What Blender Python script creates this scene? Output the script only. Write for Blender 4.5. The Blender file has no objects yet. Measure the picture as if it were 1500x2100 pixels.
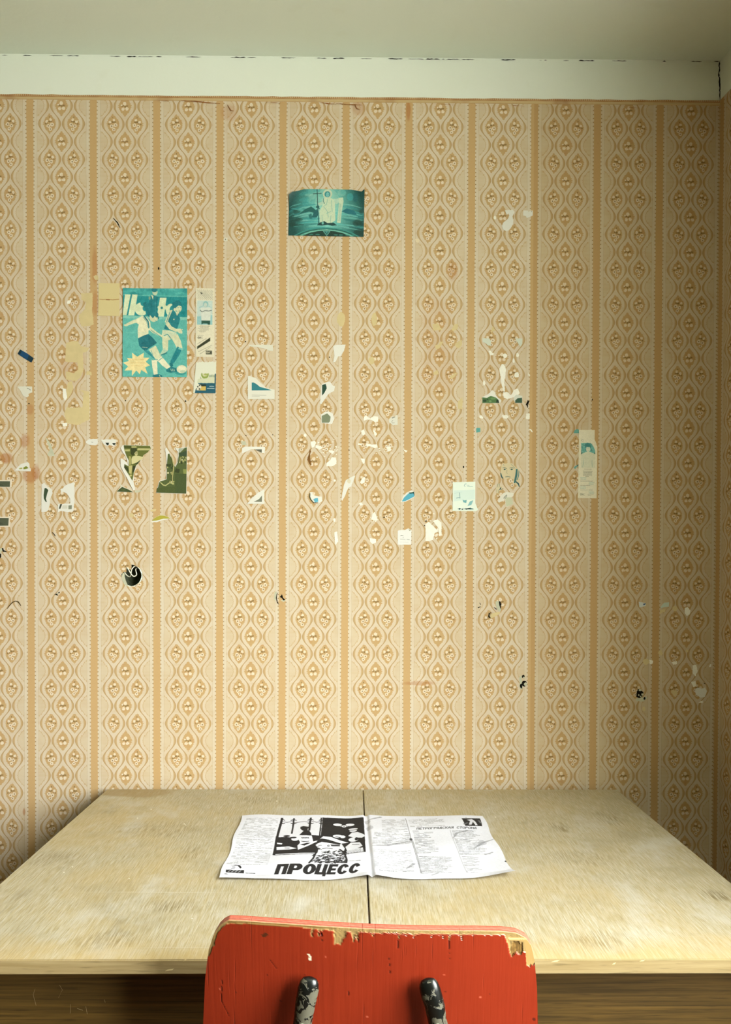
import bpy, bmesh, math, random
import numpy as np
from mathutils import Vector, Matrix

random.seed(7)
RNG = np.random.default_rng(7)
S = bpy.context.scene
COL = S.collection

# ------------------------------------------------------------------ camera
F_PX, PPX, PPY = 1640.0, 739.6, 1198.8
YAW, PITCH, ROLL = 0.0095, 0.0145, 0.0033
CAM = np.array([0.0, -1.955, 1.275])
_cy, _sy, _cp, _sp = math.cos(YAW), math.sin(YAW), math.cos(PITCH), math.sin(PITCH)
FW = np.array([_sy * _cp, _cy * _cp, -_sp])
_R0 = np.array([_cy, -_sy, 0.0])
_U0 = np.cross(_R0, FW)
RT = math.cos(ROLL) * _R0 + math.sin(ROLL) * _U0
UP = -math.sin(ROLL) * _R0 + math.cos(ROLL) * _U0
cam = bpy.data.cameras.new('camera')
cam.sensor_fit = 'VERTICAL'
cam.sensor_height = 36.0
cam.sensor_width = 36.0 * 1500 / 2100
cam.lens = F_PX * 36.0 / 2100
cam.shift_x = (750 - PPX) / 2100
cam.shift_y = (PPY - 1050) / 2100
cam.clip_start = 0.02
co = bpy.data.objects.new('camera', cam)
COL.objects.link(co)
m = Matrix.Identity(4)
for i in range(3):
    m[i][0], m[i][1], m[i][2], m[i][3] = RT[i], UP[i], -FW[i], CAM[i]
co.matrix_world = m
S.camera = co

# ------------------------------------------------------------------ sky, light, exposure
S.view_settings.view_transform = 'Standard'
S.view_settings.look = 'None'
S.view_settings.gamma = 1.0
S.view_settings.use_curve_mapping = False
S.view_settings.exposure = 1.0
S.cycles.max_bounces = 8
S.cycles.diffuse_bounces = 5
S.cycles.use_denoising = True
W = bpy.data.worlds.new('overcast_sky')
S.world = W
W.use_nodes = True
_nt = W.node_tree
_tc = _nt.nodes.new('ShaderNodeTexCoord')
_sx = _nt.nodes.new('ShaderNodeSeparateXYZ')
_rp = _nt.nodes.new('ShaderNodeValToRGB')
_nt.links.new(_tc.outputs['Generated'], _sx.inputs[0])
_mr = _nt.nodes.new('ShaderNodeMapRange')               # height -1..1 -> 0..1
_mr.inputs['From Min'].default_value = -1.0
_nt.links.new(_sx.outputs[2], _mr.inputs['Value'])
_nt.links.new(_mr.outputs[0], _rp.inputs[0])
_el = _rp.color_ramp.elements                           # overcast sky over darker ground
_el[0].position, _el[0].color = 0.0, (0.36, 0.37, 0.33, 1)
_el[1].position, _el[1].color = 1.0, (1.0, 1.03, 1.0, 1)
for _p, _c in ((0.485, (0.40, 0.41, 0.375, 1)), (0.515, (0.60, 0.615, 0.60, 1)), (0.75, (0.84, 0.86, 0.84, 1))):
    _e = _el.new(_p)
    _e.color = _c
_nt.links.new(_rp.outputs[0], _nt.nodes['Background'].inputs['Color'])
_nt.nodes['Background'].inputs['Strength'].default_value = 29.0

# room metrics (wall_back is the plane y = 0)
CEIL_Z, PAPER_Z, CORNER_X, SPLAY = 2.524, 2.4265, 0.8905, 0.085
WIN_Y0, WIN_Y1, WIN_Z0, WIN_Z1 = -2.60, -1.25, 0.85, 2.25    # window in wall_right


def rx(y):
    """x of the right wall at depth y"""
    return CORNER_X - SPLAY * y


def lamp(name, loc, aim, w, h, power, colour):
    l = bpy.data.lights.new(name, 'AREA')
    l.shape = 'RECTANGLE'
    l.size, l.size_y, l.energy, l.color = w, h, power, colour
    o = bpy.data.objects.new(name, l)
    o.location = loc
    o.rotation_euler = Vector(aim).to_track_quat('-Z', 'Y').to_euler()
    COL.objects.link(o)
    return o


_wy, _wz = (WIN_Y0 + WIN_Y1) / 2, (WIN_Z0 + WIN_Z1) / 2
_portal = lamp('window_portal', (rx(_wy) + 0.02, _wy, _wz), (-1, 0.0, 0.0), WIN_Y1 - WIN_Y0, WIN_Z1 - WIN_Z0, 1.0, (1, 1, 1))
_portal.data.cycles.is_portal = True                     # guides sky sampling through the opening


# ------------------------------------------------------------------ helpers
def ray(px, py):
    return FW + RT * (px - PPX) / F_PX - UP * (py - PPY) / F_PX


def on_plane(px, py, p, n):
    d = ray(px, py)
    p, n = np.array(p, float), np.array(n, float)
    return CAM + d * (np.dot(p - CAM, n) / np.dot(d, n))


def wallp(px, py, off=0.0):
    """point that stands `off` in front of the back wall, seen at a photograph pixel"""
    q = on_plane(px, py, (0, 0, 0), (0, 1, 0))
    return np.array([q[0], -off, q[2]])


def tabp(px, py, z=0.75):
    return on_plane(px, py, (0, 0, z), (0, 0, 1))


def lin(c):
    c = np.asarray(c, float) / 255.0
    return np.where(c <= 0.04045, c / 12.92, ((c + 0.055) / 1.055) ** 2.4)


def link(o, parent=None):
    COL.objects.link(o)
    if parent is not None:
        o.parent = parent
    return o


def mesh_obj(name, verts, faces, mat, parent=None, smooth=False, cols=None):
    """one mesh object; cols = one linear rgb per vertex, or per face when the count matches the faces"""
    me = bpy.data.meshes.new(name)
    me.from_pydata([tuple(map(float, v)) for v in verts], [], [tuple(map(int, f)) for f in faces])
    for mm in (mat if isinstance(mat, (list, tuple)) else [mat]):
        me.materials.append(mm)
    if smooth:
        me.polygons.foreach_set('use_smooth', [True] * len(me.polygons))
    if cols is not None:
        paint_mesh(me, np.asarray(cols, float), len(verts))
    return link(bpy.data.objects.new(name, me), parent)


def paint_mesh(me, cols, nv):
    if len(cols) == nv:
        at = me.color_attributes.new('Col', 'FLOAT_COLOR', 'POINT')
        buf = np.ones((nv, 4))
        buf[:, :3] = cols
    else:
        at = me.color_attributes.new('Col', 'FLOAT_COLOR', 'CORNER')
        buf = np.ones((len(me.loops), 4))
        for p in me.polygons:
            buf[p.loop_start:p.loop_start + p.loop_total, :3] = cols[p.index]
    at.data.foreach_set('color', buf.astype(np.float32).ravel())


def bm_obj(name, bm, mat, parent=None, smooth=False):
    me = bpy.data.meshes.new(name)
    bmesh.ops.recalc_face_normals(bm, faces=bm.faces)
    bm.to_mesh(me)
    bm.free()
    for mm in (mat if isinstance(mat, (list, tuple)) else [mat]):
        me.materials.append(mm)
    if smooth:
        me.polygons.foreach_set('use_smooth', [True] * len(me.polygons))
    return link(bpy.data.objects.new(name, me), parent)


def tag(o, label=None, cat=None, group=None, kind=None):
    for k, v in (('label', label), ('category', cat), ('group', group), ('kind', kind)):
        if v:
            o[k] = v
    return o


def empty(name, loc, label, cat, group=None):
    o = bpy.data.objects.new(name, None)
    o.location = loc
    o.empty_display_size = 0.1
    link(o)
    return tag(o, label, cat, group)


def add_box(bm, x0, x1, y0, y1, z0, z1, bevel=0.0, M=None):
    t = bmesh.new()
    bmesh.ops.create_cube(t, size=1)
    for v in t.verts:
        v.co = Vector(((x0 + x1) / 2 + v.co.x * (x1 - x0), (y0 + y1) / 2 + v.co.y * (y1 - y0),
                       (z0 + z1) / 2 + v.co.z * (z1 - z0)))
    if bevel:
        bmesh.ops.bevel(t, geom=list(t.edges), offset=bevel, segments=2, affect='EDGES')
    if M is not None:
        t.transform(M)
    me = bpy.data.meshes.new('tmp')
    t.to_mesh(me)
    t.free()
    bm.from_mesh(me)
    bpy.data.meshes.remove(me)


def tube(bm, pts, radii, seg=12, flat=None, caps=True):
    """tube through pts; radii per point or one value; flat = (direction, factor per point) squashes it"""
    pts = [Vector(p) for p in pts]
    n = len(pts)
    if not hasattr(radii, '__len__'):
        radii = [radii] * n
    rings = []
    ref = Vector((0.123, 0.2, 0.97))
    for i, p in enumerate(pts):
        d = (pts[min(i + 1, n - 1)] - pts[max(i - 1, 0)]).normalized()
        a = d.cross(ref if abs(d.dot(ref)) < 0.95 else Vector((1, 0, 0))).normalized()
        if flat is not None:
            a = (Vector(flat[0]) - d * d.dot(Vector(flat[0]))).normalized()
        b = d.cross(a)
        k = flat[1][i] if flat is not None else 1.0
        w = flat[2][i] if flat is not None else 1.0
        rings.append([bm.verts.new(p + a * math.cos(2 * math.pi * j / seg) * radii[i] * k
                                   + b * math.sin(2 * math.pi * j / seg) * radii[i] * w) for j in range(seg)])
    for i in range(n - 1):
        for j in range(seg):
            bm.faces.new((rings[i][j], rings[i][(j + 1) % seg], rings[i + 1][(j + 1) % seg], rings[i + 1][j]))
    if caps:
        bm.faces.new(rings[0])
        bm.faces.new(rings[-1])


# ------------------------------------------------------------------ node expressions
class E:
    """a float socket with arithmetic that writes math nodes"""
    nt = None

    def __init__(self, s):
        self.s = s

    @staticmethod
    def op(o, *a, clamp=False):
        n = E.nt.nodes.new('ShaderNodeMath')
        n.operation = o
        n.use_clamp = clamp
        for i, v in enumerate(a):
            if isinstance(v, E):
                E.nt.links.new(v.s, n.inputs[i])
            else:
                n.inputs[i].default_value = float(v)
        return E(n.outputs[0])

    def __add__(s, o): return E.op('ADD', s, o)
    __radd__ = __add__
    def __sub__(s, o): return E.op('SUBTRACT', s, o)
    def __rsub__(s, o): return E.op('SUBTRACT', o, s)
    def __mul__(s, o): return E.op('MULTIPLY', s, o)
    __rmul__ = __mul__
    def __truediv__(s, o): return E.op('DIVIDE', s, o)
    def __neg__(s): return E.op('MULTIPLY', s, -1.0)
    def abs(s): return E.op('ABSOLUTE', s)
    def sin(s): return E.op('SINE', s)
    def cos(s): return E.op('COSINE', s)
    def floor(s): return E.op('FLOOR', s)
    def fract(s): return E.op('FRACT', s)
    def lt(s, o): return E.op('LESS_THAN', s, o)
    def gt(s, o): return E.op('GREATER_THAN', s, o)
    def min(s, o): return E.op('MINIMUM', s, o)
    def max(s, o): return E.op('MAXIMUM', s, o)
    def sat(s): return E.op('ADD', s, 0.0, clamp=True)


def hyp(a, b):
    return E.op('SQRT', a * a + b * b)


def step(x, a, b):
    """0 at a, 1 at b, clamped"""
    return E.op('MULTIPLY', x - a, 1.0 / (b - a), clamp=True)


def new_mat(name, rough=0.85, spec=0.25):
    mt = bpy.data.materials.new(name)
    mt.use_nodes = True
    E.nt = mt.node_tree
    b = mt.node_tree.nodes['Principled BSDF']
    b.inputs['Roughness'].default_value = rough
    b.inputs['Specular IOR Level'].default_value = spec
    return mt, b


def node(kind, **kw):
    n = E.nt.nodes.new(kind)
    for k, v in kw.items():
        setattr(n, k, v)
    return n


def wire(a, b):
    E.nt.links.new(a.s if isinstance(a, E) else a, b)


def mixc(fac, a, b, blend='MIX'):
    n = node('ShaderNodeMix', data_type='RGBA', blend_type=blend)
    for v, i in ((fac, 0), (a, 6), (b, 7)):
        if isinstance(v, E):
            wire(v, n.inputs[i])
        elif hasattr(v, 'is_linked'):
            wire(v, n.inputs[i])
        elif i == 0:
            n.inputs[0].default_value = v
        else:
            n.inputs[i].default_value = (*[float(q) for q in v], 1)
    return n.outputs[2]


def coords(kind='Object', scale=(1, 1, 1)):
    tc = node('ShaderNodeTexCoord')
    mp = node('ShaderNodeMapping')
    wire(tc.outputs[kind], mp.inputs['Vector'])
    mp.inputs['Scale'].default_value = scale
    return mp.outputs[0]


def noise(vec, scale, detail=3.0, rough=0.55, dist=0.0):
    n = node('ShaderNodeTexNoise')
    if vec is not None:
        wire(vec, n.inputs['Vector'])
    n.inputs['Scale'].default_value = scale
    n.inputs['Detail'].default_value = detail
    n.inputs['Roughness'].default_value = rough
    n.inputs['Distortion'].default_value = dist
    return E(n.outputs[0])


def bump(b, h, strength=0.3, dist=0.002):
    n = node('ShaderNodeBump')
    n.inputs['Strength'].default_value = strength
    n.inputs['Distance'].default_value = dist
    wire(h, n.inputs['Height'])
    wire(n.outputs[0], b.inputs['Normal'])


# ------------------------------------------------------------------ materials
def mat_plain(name, c, rough=0.85, var=0.06, scale=8.0, spec=0.25, metallic=0.0):
    mt, b = new_mat(name, rough, spec)
    b.inputs['Metallic'].default_value = metallic
    n = noise(coords(), scale, 4)
    c = lin(c)
    wire(mixc(step(n, 0.3, 0.7), c * (1 - var), np.minimum(c * (1 + var), 1)), b.inputs['Base Color'])
    return mt


# px of the photograph per wallpaper pattern unit: pattern unit u = PAT per metre
PAT_P, PAT_V = 0.15275, 0.08540         # metres: stripe period, vertical repeat
STRIPE_X = -0.7836                       # a stripe centre on the back wall
MOTIF_Z = 2.4000                         # a centre motif on the back wall


px_seam_x = wallp(1091, 1000)[0]       # wallpaper right of this seam is tinted darker and browner


def mat_wallpaper():
    mt, b = new_mat('printed_wallpaper', 0.8, 0.2)
    uv = node('ShaderNodeUVMap', uv_map='pattern')
    sep = node('ShaderNodeSeparateXYZ')
    wire(uv.outputs[0], sep.inputs[0])
    U0, V0 = E(sep.outputs[0]), E(sep.outputs[1])
    P, Q = 128.0, 71.9
    # hand-printed unevenness
    wob = noise(uv.outputs[0], 0.02, 1.0)
    U = U0 + (wob - 0.5) * 2.0
    x = (U / P).fract() * P - P / 2             # 0 = panel centre, +-64 = stripe centre
    ax = x.abs()
    row = (V0 / Q)
    wj = noise(uv.outputs[0], 0.35, 1.0)
    yc = (row + 0.5).fract() * Q - Q / 2        # centre-column motif, + is up
    ys = row.fract() * Q - Q / 2                # side-column motif
    t = (V0 * (2 * math.pi / Q)).cos()
    par = ((row * 0.5).floor() * 0 + (row.floor() * 0.5).fract() * 4 - 1)   # -1 / +1 by row
    panel = ax.lt(49.4)
    # three ogee columns folded on |x|
    hc = 12.1 + 10.0 * t                        # half widths
    hs = 12.1 - 10.0 * t
    dC = hc - ax
    dS = hs - (ax - 24.0).abs()
    dE = hc - (ax - 48.0).abs()
    d = dC.max(dS.max(dE))
    tt = E.op('MULTIPLY', t, t)
    bulge = dC.gt(0) * t.max(0) + dS.gt(0) * (-t).max(0) + dE.gt(0) * t.max(0)
    scal = ((V0 * (2 * math.pi / 7.2)).sin().abs() - 0.5) * 1.7 + ((ax * (2 * math.pi / 6.1)).sin()) * 0.6
    lw = 1.0 + bulge * bulge * 2.9
    line = d.gt(-0.2) * d.lt(lw)
    thin = d.gt(0.0) * d.lt(1.15)
    medal = (d + scal * 0.9 + (wj - 0.5) * 2.0).gt(9.7)
    edgeo = (dE.gt(0) * dE.gt(dS))             # half ogee against the panel edge
    wave = (d + scal * 1.1)
    edge_line = edgeo * wave.gt(8.8) * wave.lt(10.6)
    medal = medal * (1 - edgeo)
    hatch = ((V0 * (2 * math.pi / 2.55)).sin() * 0.5 + 0.5)
    hmask = step(noise(uv.outputs[0], 0.035, 1.0), 0.42, 0.62)
    # flowers
    fx = x
    fs = (ax - 24.0) * par
    jit = (wj - 0.5) * 3.2

    def disc(px, py, cx, cyy, r, ex=1.0):
        return ((hyp((px - cx) * ex, py - cyy) + jit).lt(r))

    cen = dC.gt(3)
    petals = (disc(fx, yc, -0.5, 5.6, 3.7, 1.1).max(disc(fx, yc, -4.0, -5.6, 3.2)).max(disc(fx, yc, 4.2, -5.0, 3.3))
              .max(disc(fx, yc, -6.4, 2.8, 1.7))) * cen
    stem = (disc(fx, yc, 0.4, -0.4, 1.9).max(disc(fx, yc, -5.4, 0.6, 1.5)).max(disc(fx, yc, 4.2, 1.0, 1.5, 0.6))
            .max(disc(fx, yc, -3.4, 1.2, 1.3, 0.6))) * cen
    side = dS.gt(3)
    petalS = (disc(fs, ys, -1.8, 8.4, 2.6).max(disc(fs, ys, 6.0, 4.4, 2.7)).max(disc(fs, ys, -4.8, -1.8, 3.7))
              .max(disc(fs, ys, 2.8, -4.6, 3.6)).max(disc(fs, ys, -1.4, -11.0, 3.3))) * side
    eyes = (disc(fs, ys, -4.8, -1.8, 1.45).max(disc(fs, ys, 2.8, -4.6, 1.45)).max(disc(fs, ys, -1.4, -11.0, 1.3))) * side
    stemS = (disc(fs, ys, 0.6, 4.2, 2.0, 0.8).max(disc(fs, ys, 0.4, 13.2, 1.5, 1.5)).max(disc(fs, ys, 8.2, -0.2, 1.5))
             .max(disc(fs, ys, -3.4, 4.4, 1.4, 0.7)).max(disc(fs, ys, 4.6, 1.0, 1.3))) * side
    pet = petals.max(petalS)
    dark = (stem.max(stemS) * (1 - pet)).max(eyes)
    # borders and stripe
    sx = 64.0 - ax                             # distance from the stripe centre
    scl = ((V0 * (math.pi / 8.0)).sin().abs())
    sedge = 8.3 - scl * 1.5
    stripe = sx.lt(sedge)
    dots = (scl.lt(0.33)) * (sx - 8.3).abs().lt(1.0)
    bline = (sx - 14.9).abs().lt(0.8)
    # colours (linear albedo)
    cream, tan, mid = lin((228, 217, 184)), lin((206, 178, 124)), lin((221, 201, 155))
    brown, pale, leaf = lin((188, 158, 104)), lin((240, 229, 194)), lin((136, 112, 64))
    c = mixc(d.gt(0.0), mid, cream)                                # necks against bands
    c = mixc(edgeo * wave.gt(9.6), c, lin((224, 210, 172)))
    c = mixc(line, c, tan)
    c = mixc(thin * (1 - bulge * 0.75), c, brown)
    c = mixc(edge_line * 0.8, c, tan)
    c = mixc(medal, c, lin((207, 176, 118)))
    redn = step(noise(uv.outputs[0], 0.12, 1.0), 0.5, 0.72)
    c = mixc(medal * redn * 0.35, c, lin((200, 150, 96)))
    hz = (1 - medal) * (1 - line) * hatch * (0.15 + hmask * 0.45)
    c = mixc(hz * 0.85, c, tan)
    c = mixc(pet, c, pale)
    c = mixc(pet * step(wj, 0.58, 0.7) * 0.5, c, lin((214, 178, 130)))
    c = mixc(dark * 0.8, c, leaf)
    band = mixc(hatch * hmask * 0.3, lin((227, 217, 184)), tan)
    strp = mixc(noise(uv.outputs[0], 0.3, 3) * 0.35, lin((212, 180, 122)), lin((203, 168, 108)))
    bd = mixc(stripe, band, strp)
    bd = mixc(dots * 0.75, bd, leaf)
    bd = mixc(bline * 0.6, bd, lin((186, 158, 106)))
    c = mixc(panel, bd, c)
    # age blotches and water stains, then a darker tint right of the seam
    ob = coords()
    big = noise(ob, 2.2, 4)
    c = mixc(step(big, 0.42, 0.75) * 0.10, c, lin((190, 150, 92)))
    grime = noise(ob, 60, 4)
    c = mixc(step(grime, 0.60, 0.80) * 0.22, c, lin((186, 142, 84)))
    pos = node('ShaderNodeSeparateXYZ')
    wire(ob, pos.inputs[0])
    X, Z = E(pos.outputs[0]), E(pos.outputs[2])
    jn = (noise(ob, 30, 3) - 0.5)
    for (sx_, sy_, rx_, rz_, a) in ((62, 975, 15, 17, .55), (74, 968, 9, 16, .5), (12, 940, 14, 11, .6), (52, 906, 10, 16, .5),
                                    (838, 228, 5, 20, .6), (735, 222, 14, 16, .35), (470, 232, 16, 18, .3),
                                    (195, 545, 6, 40, .45), (196, 620, 7, 26, .4), (150, 745, 26, 45, .25),
                                    (860, 1401, 34, 5, .42), (50, 1665, 3, 8, .6), (895, 660, 34, 60, .12), (900, 760, 40, 60, .12),
                                    (62, 840, 8, 10, .4), (930, 560, 12, 22, .3)):
        q = wallp(sx_, sy_)
        e = hyp((X - q[0]) / (rx_ * 0.00119), (Z - q[2]) / (rz_ * 0.00119)) + jn * 1.2
        c = mixc(step(e, 1.15, 0.7) * a, c, lin((184, 118, 58)))
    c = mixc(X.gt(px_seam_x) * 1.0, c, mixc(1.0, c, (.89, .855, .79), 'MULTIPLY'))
    c = mixc(1.0, c, (.80, .768, .832), 'MULTIPLY')
    wire(c, b.inputs['Base Color'])
    fine = noise(ob, 900, 2)
    bump(b, fine + big * 2.0 + hatch * 0.15, 0.12, 0.001)
    return mt


def mat_print(name='printed_paper', rough=0.7, spec=0.25, fibre=0.05, tone=(.80, .80, .82)):
    mt, b = new_mat(name, rough, spec)
    a = node('ShaderNodeVertexColor', layer_name='Col')
    n = noise(coords(), 420, 3)
    wire(mixc(step(n, 0.35, 0.7) * fibre, mixc(1.0, a.outputs[0], tone, 'MULTIPLY'), (0.45, 0.36, 0.2)), b.inputs['Base Color'])
    bump(b, noise(coords(), 160, 3), 0.15, 0.0006)
    return mt


def mat_whitewash(name, c):
    mt, b = new_mat(name, 0.92, 0.1)
    ob = coords()
    n1, n2, n3 = noise(ob, 1.6, 4), noise(ob, 14, 5), noise(ob, 90, 3)
    c = lin(c)
    col = mixc(step(n1, 0.35, 0.7) * 0.5, c, c * np.array((0.93, 0.95, 0.90)))
    col = mixc(step(n2, 0.62, 0.75) * 0.25, col, c * np.array((0.88, 0.86, 0.76)))
    wire(col, b.inputs['Base Color'])
    bump(b, n2 + n3 * 0.3, 0.25, 0.003)
    return mt


def mat_tabletop():
    mt, b = new_mat('worn_pale_veneer', 0.55, 0.3)
    ob = coords()
    g1 = noise(coords(scale=(430, 26, 40)), 1.0, 3, 0.6)
    g2 = noise(coords(scale=(170, 8, 20)), 1.0, 4, 0.6)
    n1, n2, n3 = noise(ob, 3.4, 5, 0.6, 0.4), noise(ob, 9, 5, 0.6), noise(coords(scale=(16, 9, 1)), 1, 5, 0.65)
    c = mixc(step(g1, 0.35, 0.68), lin((196, 178, 128)), lin((231, 220, 186)))
    pore = noise(coords(scale=(620, 34, 40)), 1.0, 2)
    c = mixc(step(pore, 0.60, 0.72) * 0.5, c, lin((142, 122, 78)))
    c = mixc(step(g2, 0.40, 0.70) * 0.45, c, lin((206, 180, 118)))
    c = mixc(step(n1, 0.50, 0.72) * 0.55, c, lin((222, 190, 118)))
    c = mixc(step(n2, 0.52, 0.74) * 0.42, c, lin((176, 162, 122)))
    c = mixc(step(n3, 0.60, 0.80) * 0.5, c, lin((148, 132, 92)))
    whi = noise(coords(scale=(10, 6, 1)), 1.0, 5, 0.62)
    c = mixc(step(whi, 0.54, 0.72) * 0.65, c, lin((238, 232, 208)))
    pos = node('ShaderNodeSeparateXYZ')
    wire(ob, pos.inputs[0])
    X, Y = E(pos.outputs[0]), E(pos.outputs[1])
    # varnish that survived: a band along the front edge and the back left corner
    jn = noise(coords(scale=(16, 16, 1)), 1.0, 4)
    c = mixc(step(Y + (jn - 0.5) * 0.16, -0.80, -0.88) * 0.55, c, lin((221, 186, 112)))
    e = hyp((X + 0.52) / 0.10, (Y + 0.045) / 0.055) + (jn - 0.5) * 1.2
    c = mixc(step(e, 1.1, 0.75) * 0.6, c, lin((182, 148, 84)))
    for (px, py, ra, rb, a) in ((1468, 1835, .020, .022, .75), (1150, 1698, .020, .030, .5), (350, 1860, .045, .03, .45), (228, 1925, .04, .03, .4),
                                (1250, 1676, .03, .05, .4), (390, 1750, .02, .05, .35), (1010, 1775, .04, .02, .3), (530, 1640, .05, .03, .3),
                                (105, 1760, .05, .04, .35), (1190, 1760, .06, .04, .3), (330, 1700, .10, .05, .3), (1220, 1930, .05, .03, .35)):
        q = tabp(px, py)
        e = hyp((X - q[0]) / ra, (Y - q[1]) / rb) + (n2 - 0.5) * 1.6
        c = mixc(step(e, 1.2, 0.5) * a * step(g1, 0.60, 0.35), c, lin((112, 94, 54)))
    # fine pale scratches
    sc = noise(coords(scale=(2.2, 160, 1)), 1.0, 2)
    c = mixc(step(sc, 0.70, 0.76) * 0.55, c, lin((240, 230, 196)))
    c = mixc(1.0, c, (.665, .69, .80), 'MULTIPLY')
    wire(c, b.inputs['Base Color'])
    bump(b, g1 + g2 * 0.5, 0.3, 0.0012)
    return mt


def mat_oak(name, ca, cb, scale=(4, 60, 200)):
    mt, b = new_mat(name, 0.5, 0.35)
    g1 = noise(coords(scale=scale), 1.0, 4, 0.65, 0.3)
    g2 = noise(coords(scale=(scale[0] * 4, scale[1], scale[2] * 1.6)), 1.0, 2)
    n = noise(coords(), 6, 4)
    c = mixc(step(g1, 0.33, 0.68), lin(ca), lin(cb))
    c = mixc(step(g2, 0.58, 0.72) * 0.55, c, lin(ca) * 0.45)
    c = mixc(step(n, 0.5, 0.75) * 0.3, c, lin(ca) * 0.8)
    wire(c, b.inputs['Base Color'])
    bump(b, g1 + g2 * 0.4, 0.25, 0.0008)
    return mt


def mat_chair():
    mt, b = new_mat('chipped_red_paint', 0.42, 0.4)
    a = node('ShaderNodeVertexColor', layer_name='Col')
    g = noise(coords(scale=(150, 10, 6)), 1.0, 3, 0.6)
    cr = noise(coords(scale=(260, 10, 9)), 1.0, 2, 0.5)
    n = noise(coords(), 9, 4)
    c = mixc(step(n, 0.4, 0.75) * 0.35, a.outputs[0], (0.55, 0.35, 0.3), 'MULTIPLY')
    c = mixc(step(cr, 0.68, 0.74) * 0.6, c, (0.12, 0.02, 0.01))
    wire(c, b.inputs['Base Color'])
    bump(b, g - step(cr, 0.66, 0.73) * 0.8, 0.35, 0.0012)
    return mt


def mat_chipped_metal():
    mt, b = new_mat('chipped_black_enamel', 0.35, 0.5)
    n = noise(coords(), 120, 3, 0.6, 0.8)
    up = noise(coords(), 30, 2)
    k = step(n + (up - 0.5) * 0.7, 0.535, 0.565)
    c = mixc(k, lin((10, 13, 10)), lin((78, 76, 61)))
    wire(c, b.inputs['Base Color'])
    wire(k * 0.35 + 0.28, b.inputs['Roughness'])
    bump(b, k * -1.0, 0.4, 0.0008)
    return mt


def mat_boards():
    mt, b = new_mat('brown_floor_paint', 0.5, 0.3)
    n = noise(coords(scale=(30, 2, 1)), 1.0, 4)
    wire(mixc(step(n, 0.3, 0.7), lin((70, 44, 26)), lin((88, 56, 32))), b.inputs['Base Color'])
    return mt


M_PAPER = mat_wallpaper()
M_PRINT = mat_print()
M_POSTER = mat_print('poster_print', tone=(.93, .93, .93))
M_GLOSS = mat_print('glossy_print', 0.42, 0.4, 0.02, (.95, .95, .95))
M_NEWS = mat_print('magazine_paper', 0.75, 0.2, 0.02, (.86, .88, .96))
M_CEIL = mat_whitewash('grey_whitewash', (216, 224, 210))
M_BAND = mat_whitewash('white_whitewash', (226, 231, 218))
M_TOP = mat_tabletop()
M_EDGE = mat_oak('table_edge_wood', (132, 113, 74), (156, 139, 100), (5, 40, 140))
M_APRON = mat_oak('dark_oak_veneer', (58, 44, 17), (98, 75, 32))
M_CHAIR = mat_chair()
M_METAL = mat_chipped_metal()
M_RIVET = mat_plain('bare_steel', (205, 200, 186), 0.35, 0.1, 60, 0.5, 0.6)
M_FLOOR = mat_boards()
M_PLASTER = mat_plain('bare_plaster', (186, 186, 160), 0.95, 0.12, 40)
M_CRACK = mat_plain('gap_dark', (26, 24, 18), 1.0, 0.1, 40, 0.0)  # near-black: shade inside gaps and holes painted as colour
M_WIRE = mat_plain('white_cable', (238, 236, 214), 0.5, 0.03, 60)
M_BOX = mat_plain('grey_mortar', (84, 90, 70), 0.95, 0.35, 120)
M_FRAME = mat_plain('white_window_paint', (226, 224, 210), 0.5, 0.04, 10)
M_PEEL = mat_plain('wallpaper_backing', (202, 184, 136), 0.9, 0.05, 50)
M_RESID = mat_plain('white_paper_residue', (230, 227, 213), 0.9, 0.05, 120)
M_DIM = mat_plain('dark_olive_wall_paint', (78, 66, 42), 0.9, 0.08, 3)
M_BORDER = None


# ------------------------------------------------------------------ polygons with holes
def holed(outer, holes, to3d):
    bm = bmesh.new()
    es = []
    for loop in [outer] + holes:
        vs = [bm.verts.new(to3d(p)) for p in loop]
        es += [bm.edges.new((vs[i], vs[(i + 1) % len(vs)])) for i in range(len(vs))]
    bmesh.ops.triangle_fill(bm, use_beauty=True, edges=es)
    return bm


def uv_pattern(o, f):
    me = o.data
    lay = me.uv_layers.new(name='pattern')
    for lp in me.loops:
        lay.data[lp.index].uv = f(me.vertices[lp.vertex_index].co)


def roughen(poly, amp, seg, seed=0):
    """torn outline: long edges broken up and jittered"""
    r = random.Random(seed)
    out = []
    n = len(poly)
    for i in range(n):
        a, b = poly[i], poly[(i + 1) % n]
        L = math.hypot(b[0] - a[0], b[1] - a[1])
        k = max(1, int(L / seg))
        nx, ny = (-(b[1] - a[1]) / (L + 1e-9), (b[0] - a[0]) / (L + 1e-9))
        for j in range(k):
            t = j / k
            w = 0 if j == 0 else r.uniform(-amp, amp)
            out.append((a[0] + (b[0] - a[0]) * t + nx * w, a[1] + (b[1] - a[1]) * t + ny * w))
    return out


# crops of the photograph in which outlines were measured: origin and scale
CROPS = dict(px=(0, 0, 1), A=(570, 360, 7.5), B=(190, 560, 5.5556), C=(0, 560, 5), D=(440, 680, 4.6875), E=(0, 860, 6.818),
             F=(200, 860, 6.25), G=(440, 880, 5.769), H=(620, 820, 6.25), I=(800, 940, 5), J=(960, 660, 8.75),
             K=(1150, 860, 11.664), L=(1000, 400, 12.5), M=(200, 1120, 10.714), N=(0, 1100, 8.333), O=(960, 1180, 8.075),
             P=(1280, 1200, 6.818), Q=(430, 1650, 4.4118), R=(740, 1650, 4.4118), S=(820, 600, 5.357), T=(440, 1180, 7.5),
             Y=(700, 1020, 6.818), Z=(400, 1860, 2.0833))


def topx(crop, pts):
    ox, oy, s = CROPS[crop]
    return [(ox + x / s, oy + y / s) for x, y in pts]


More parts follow.
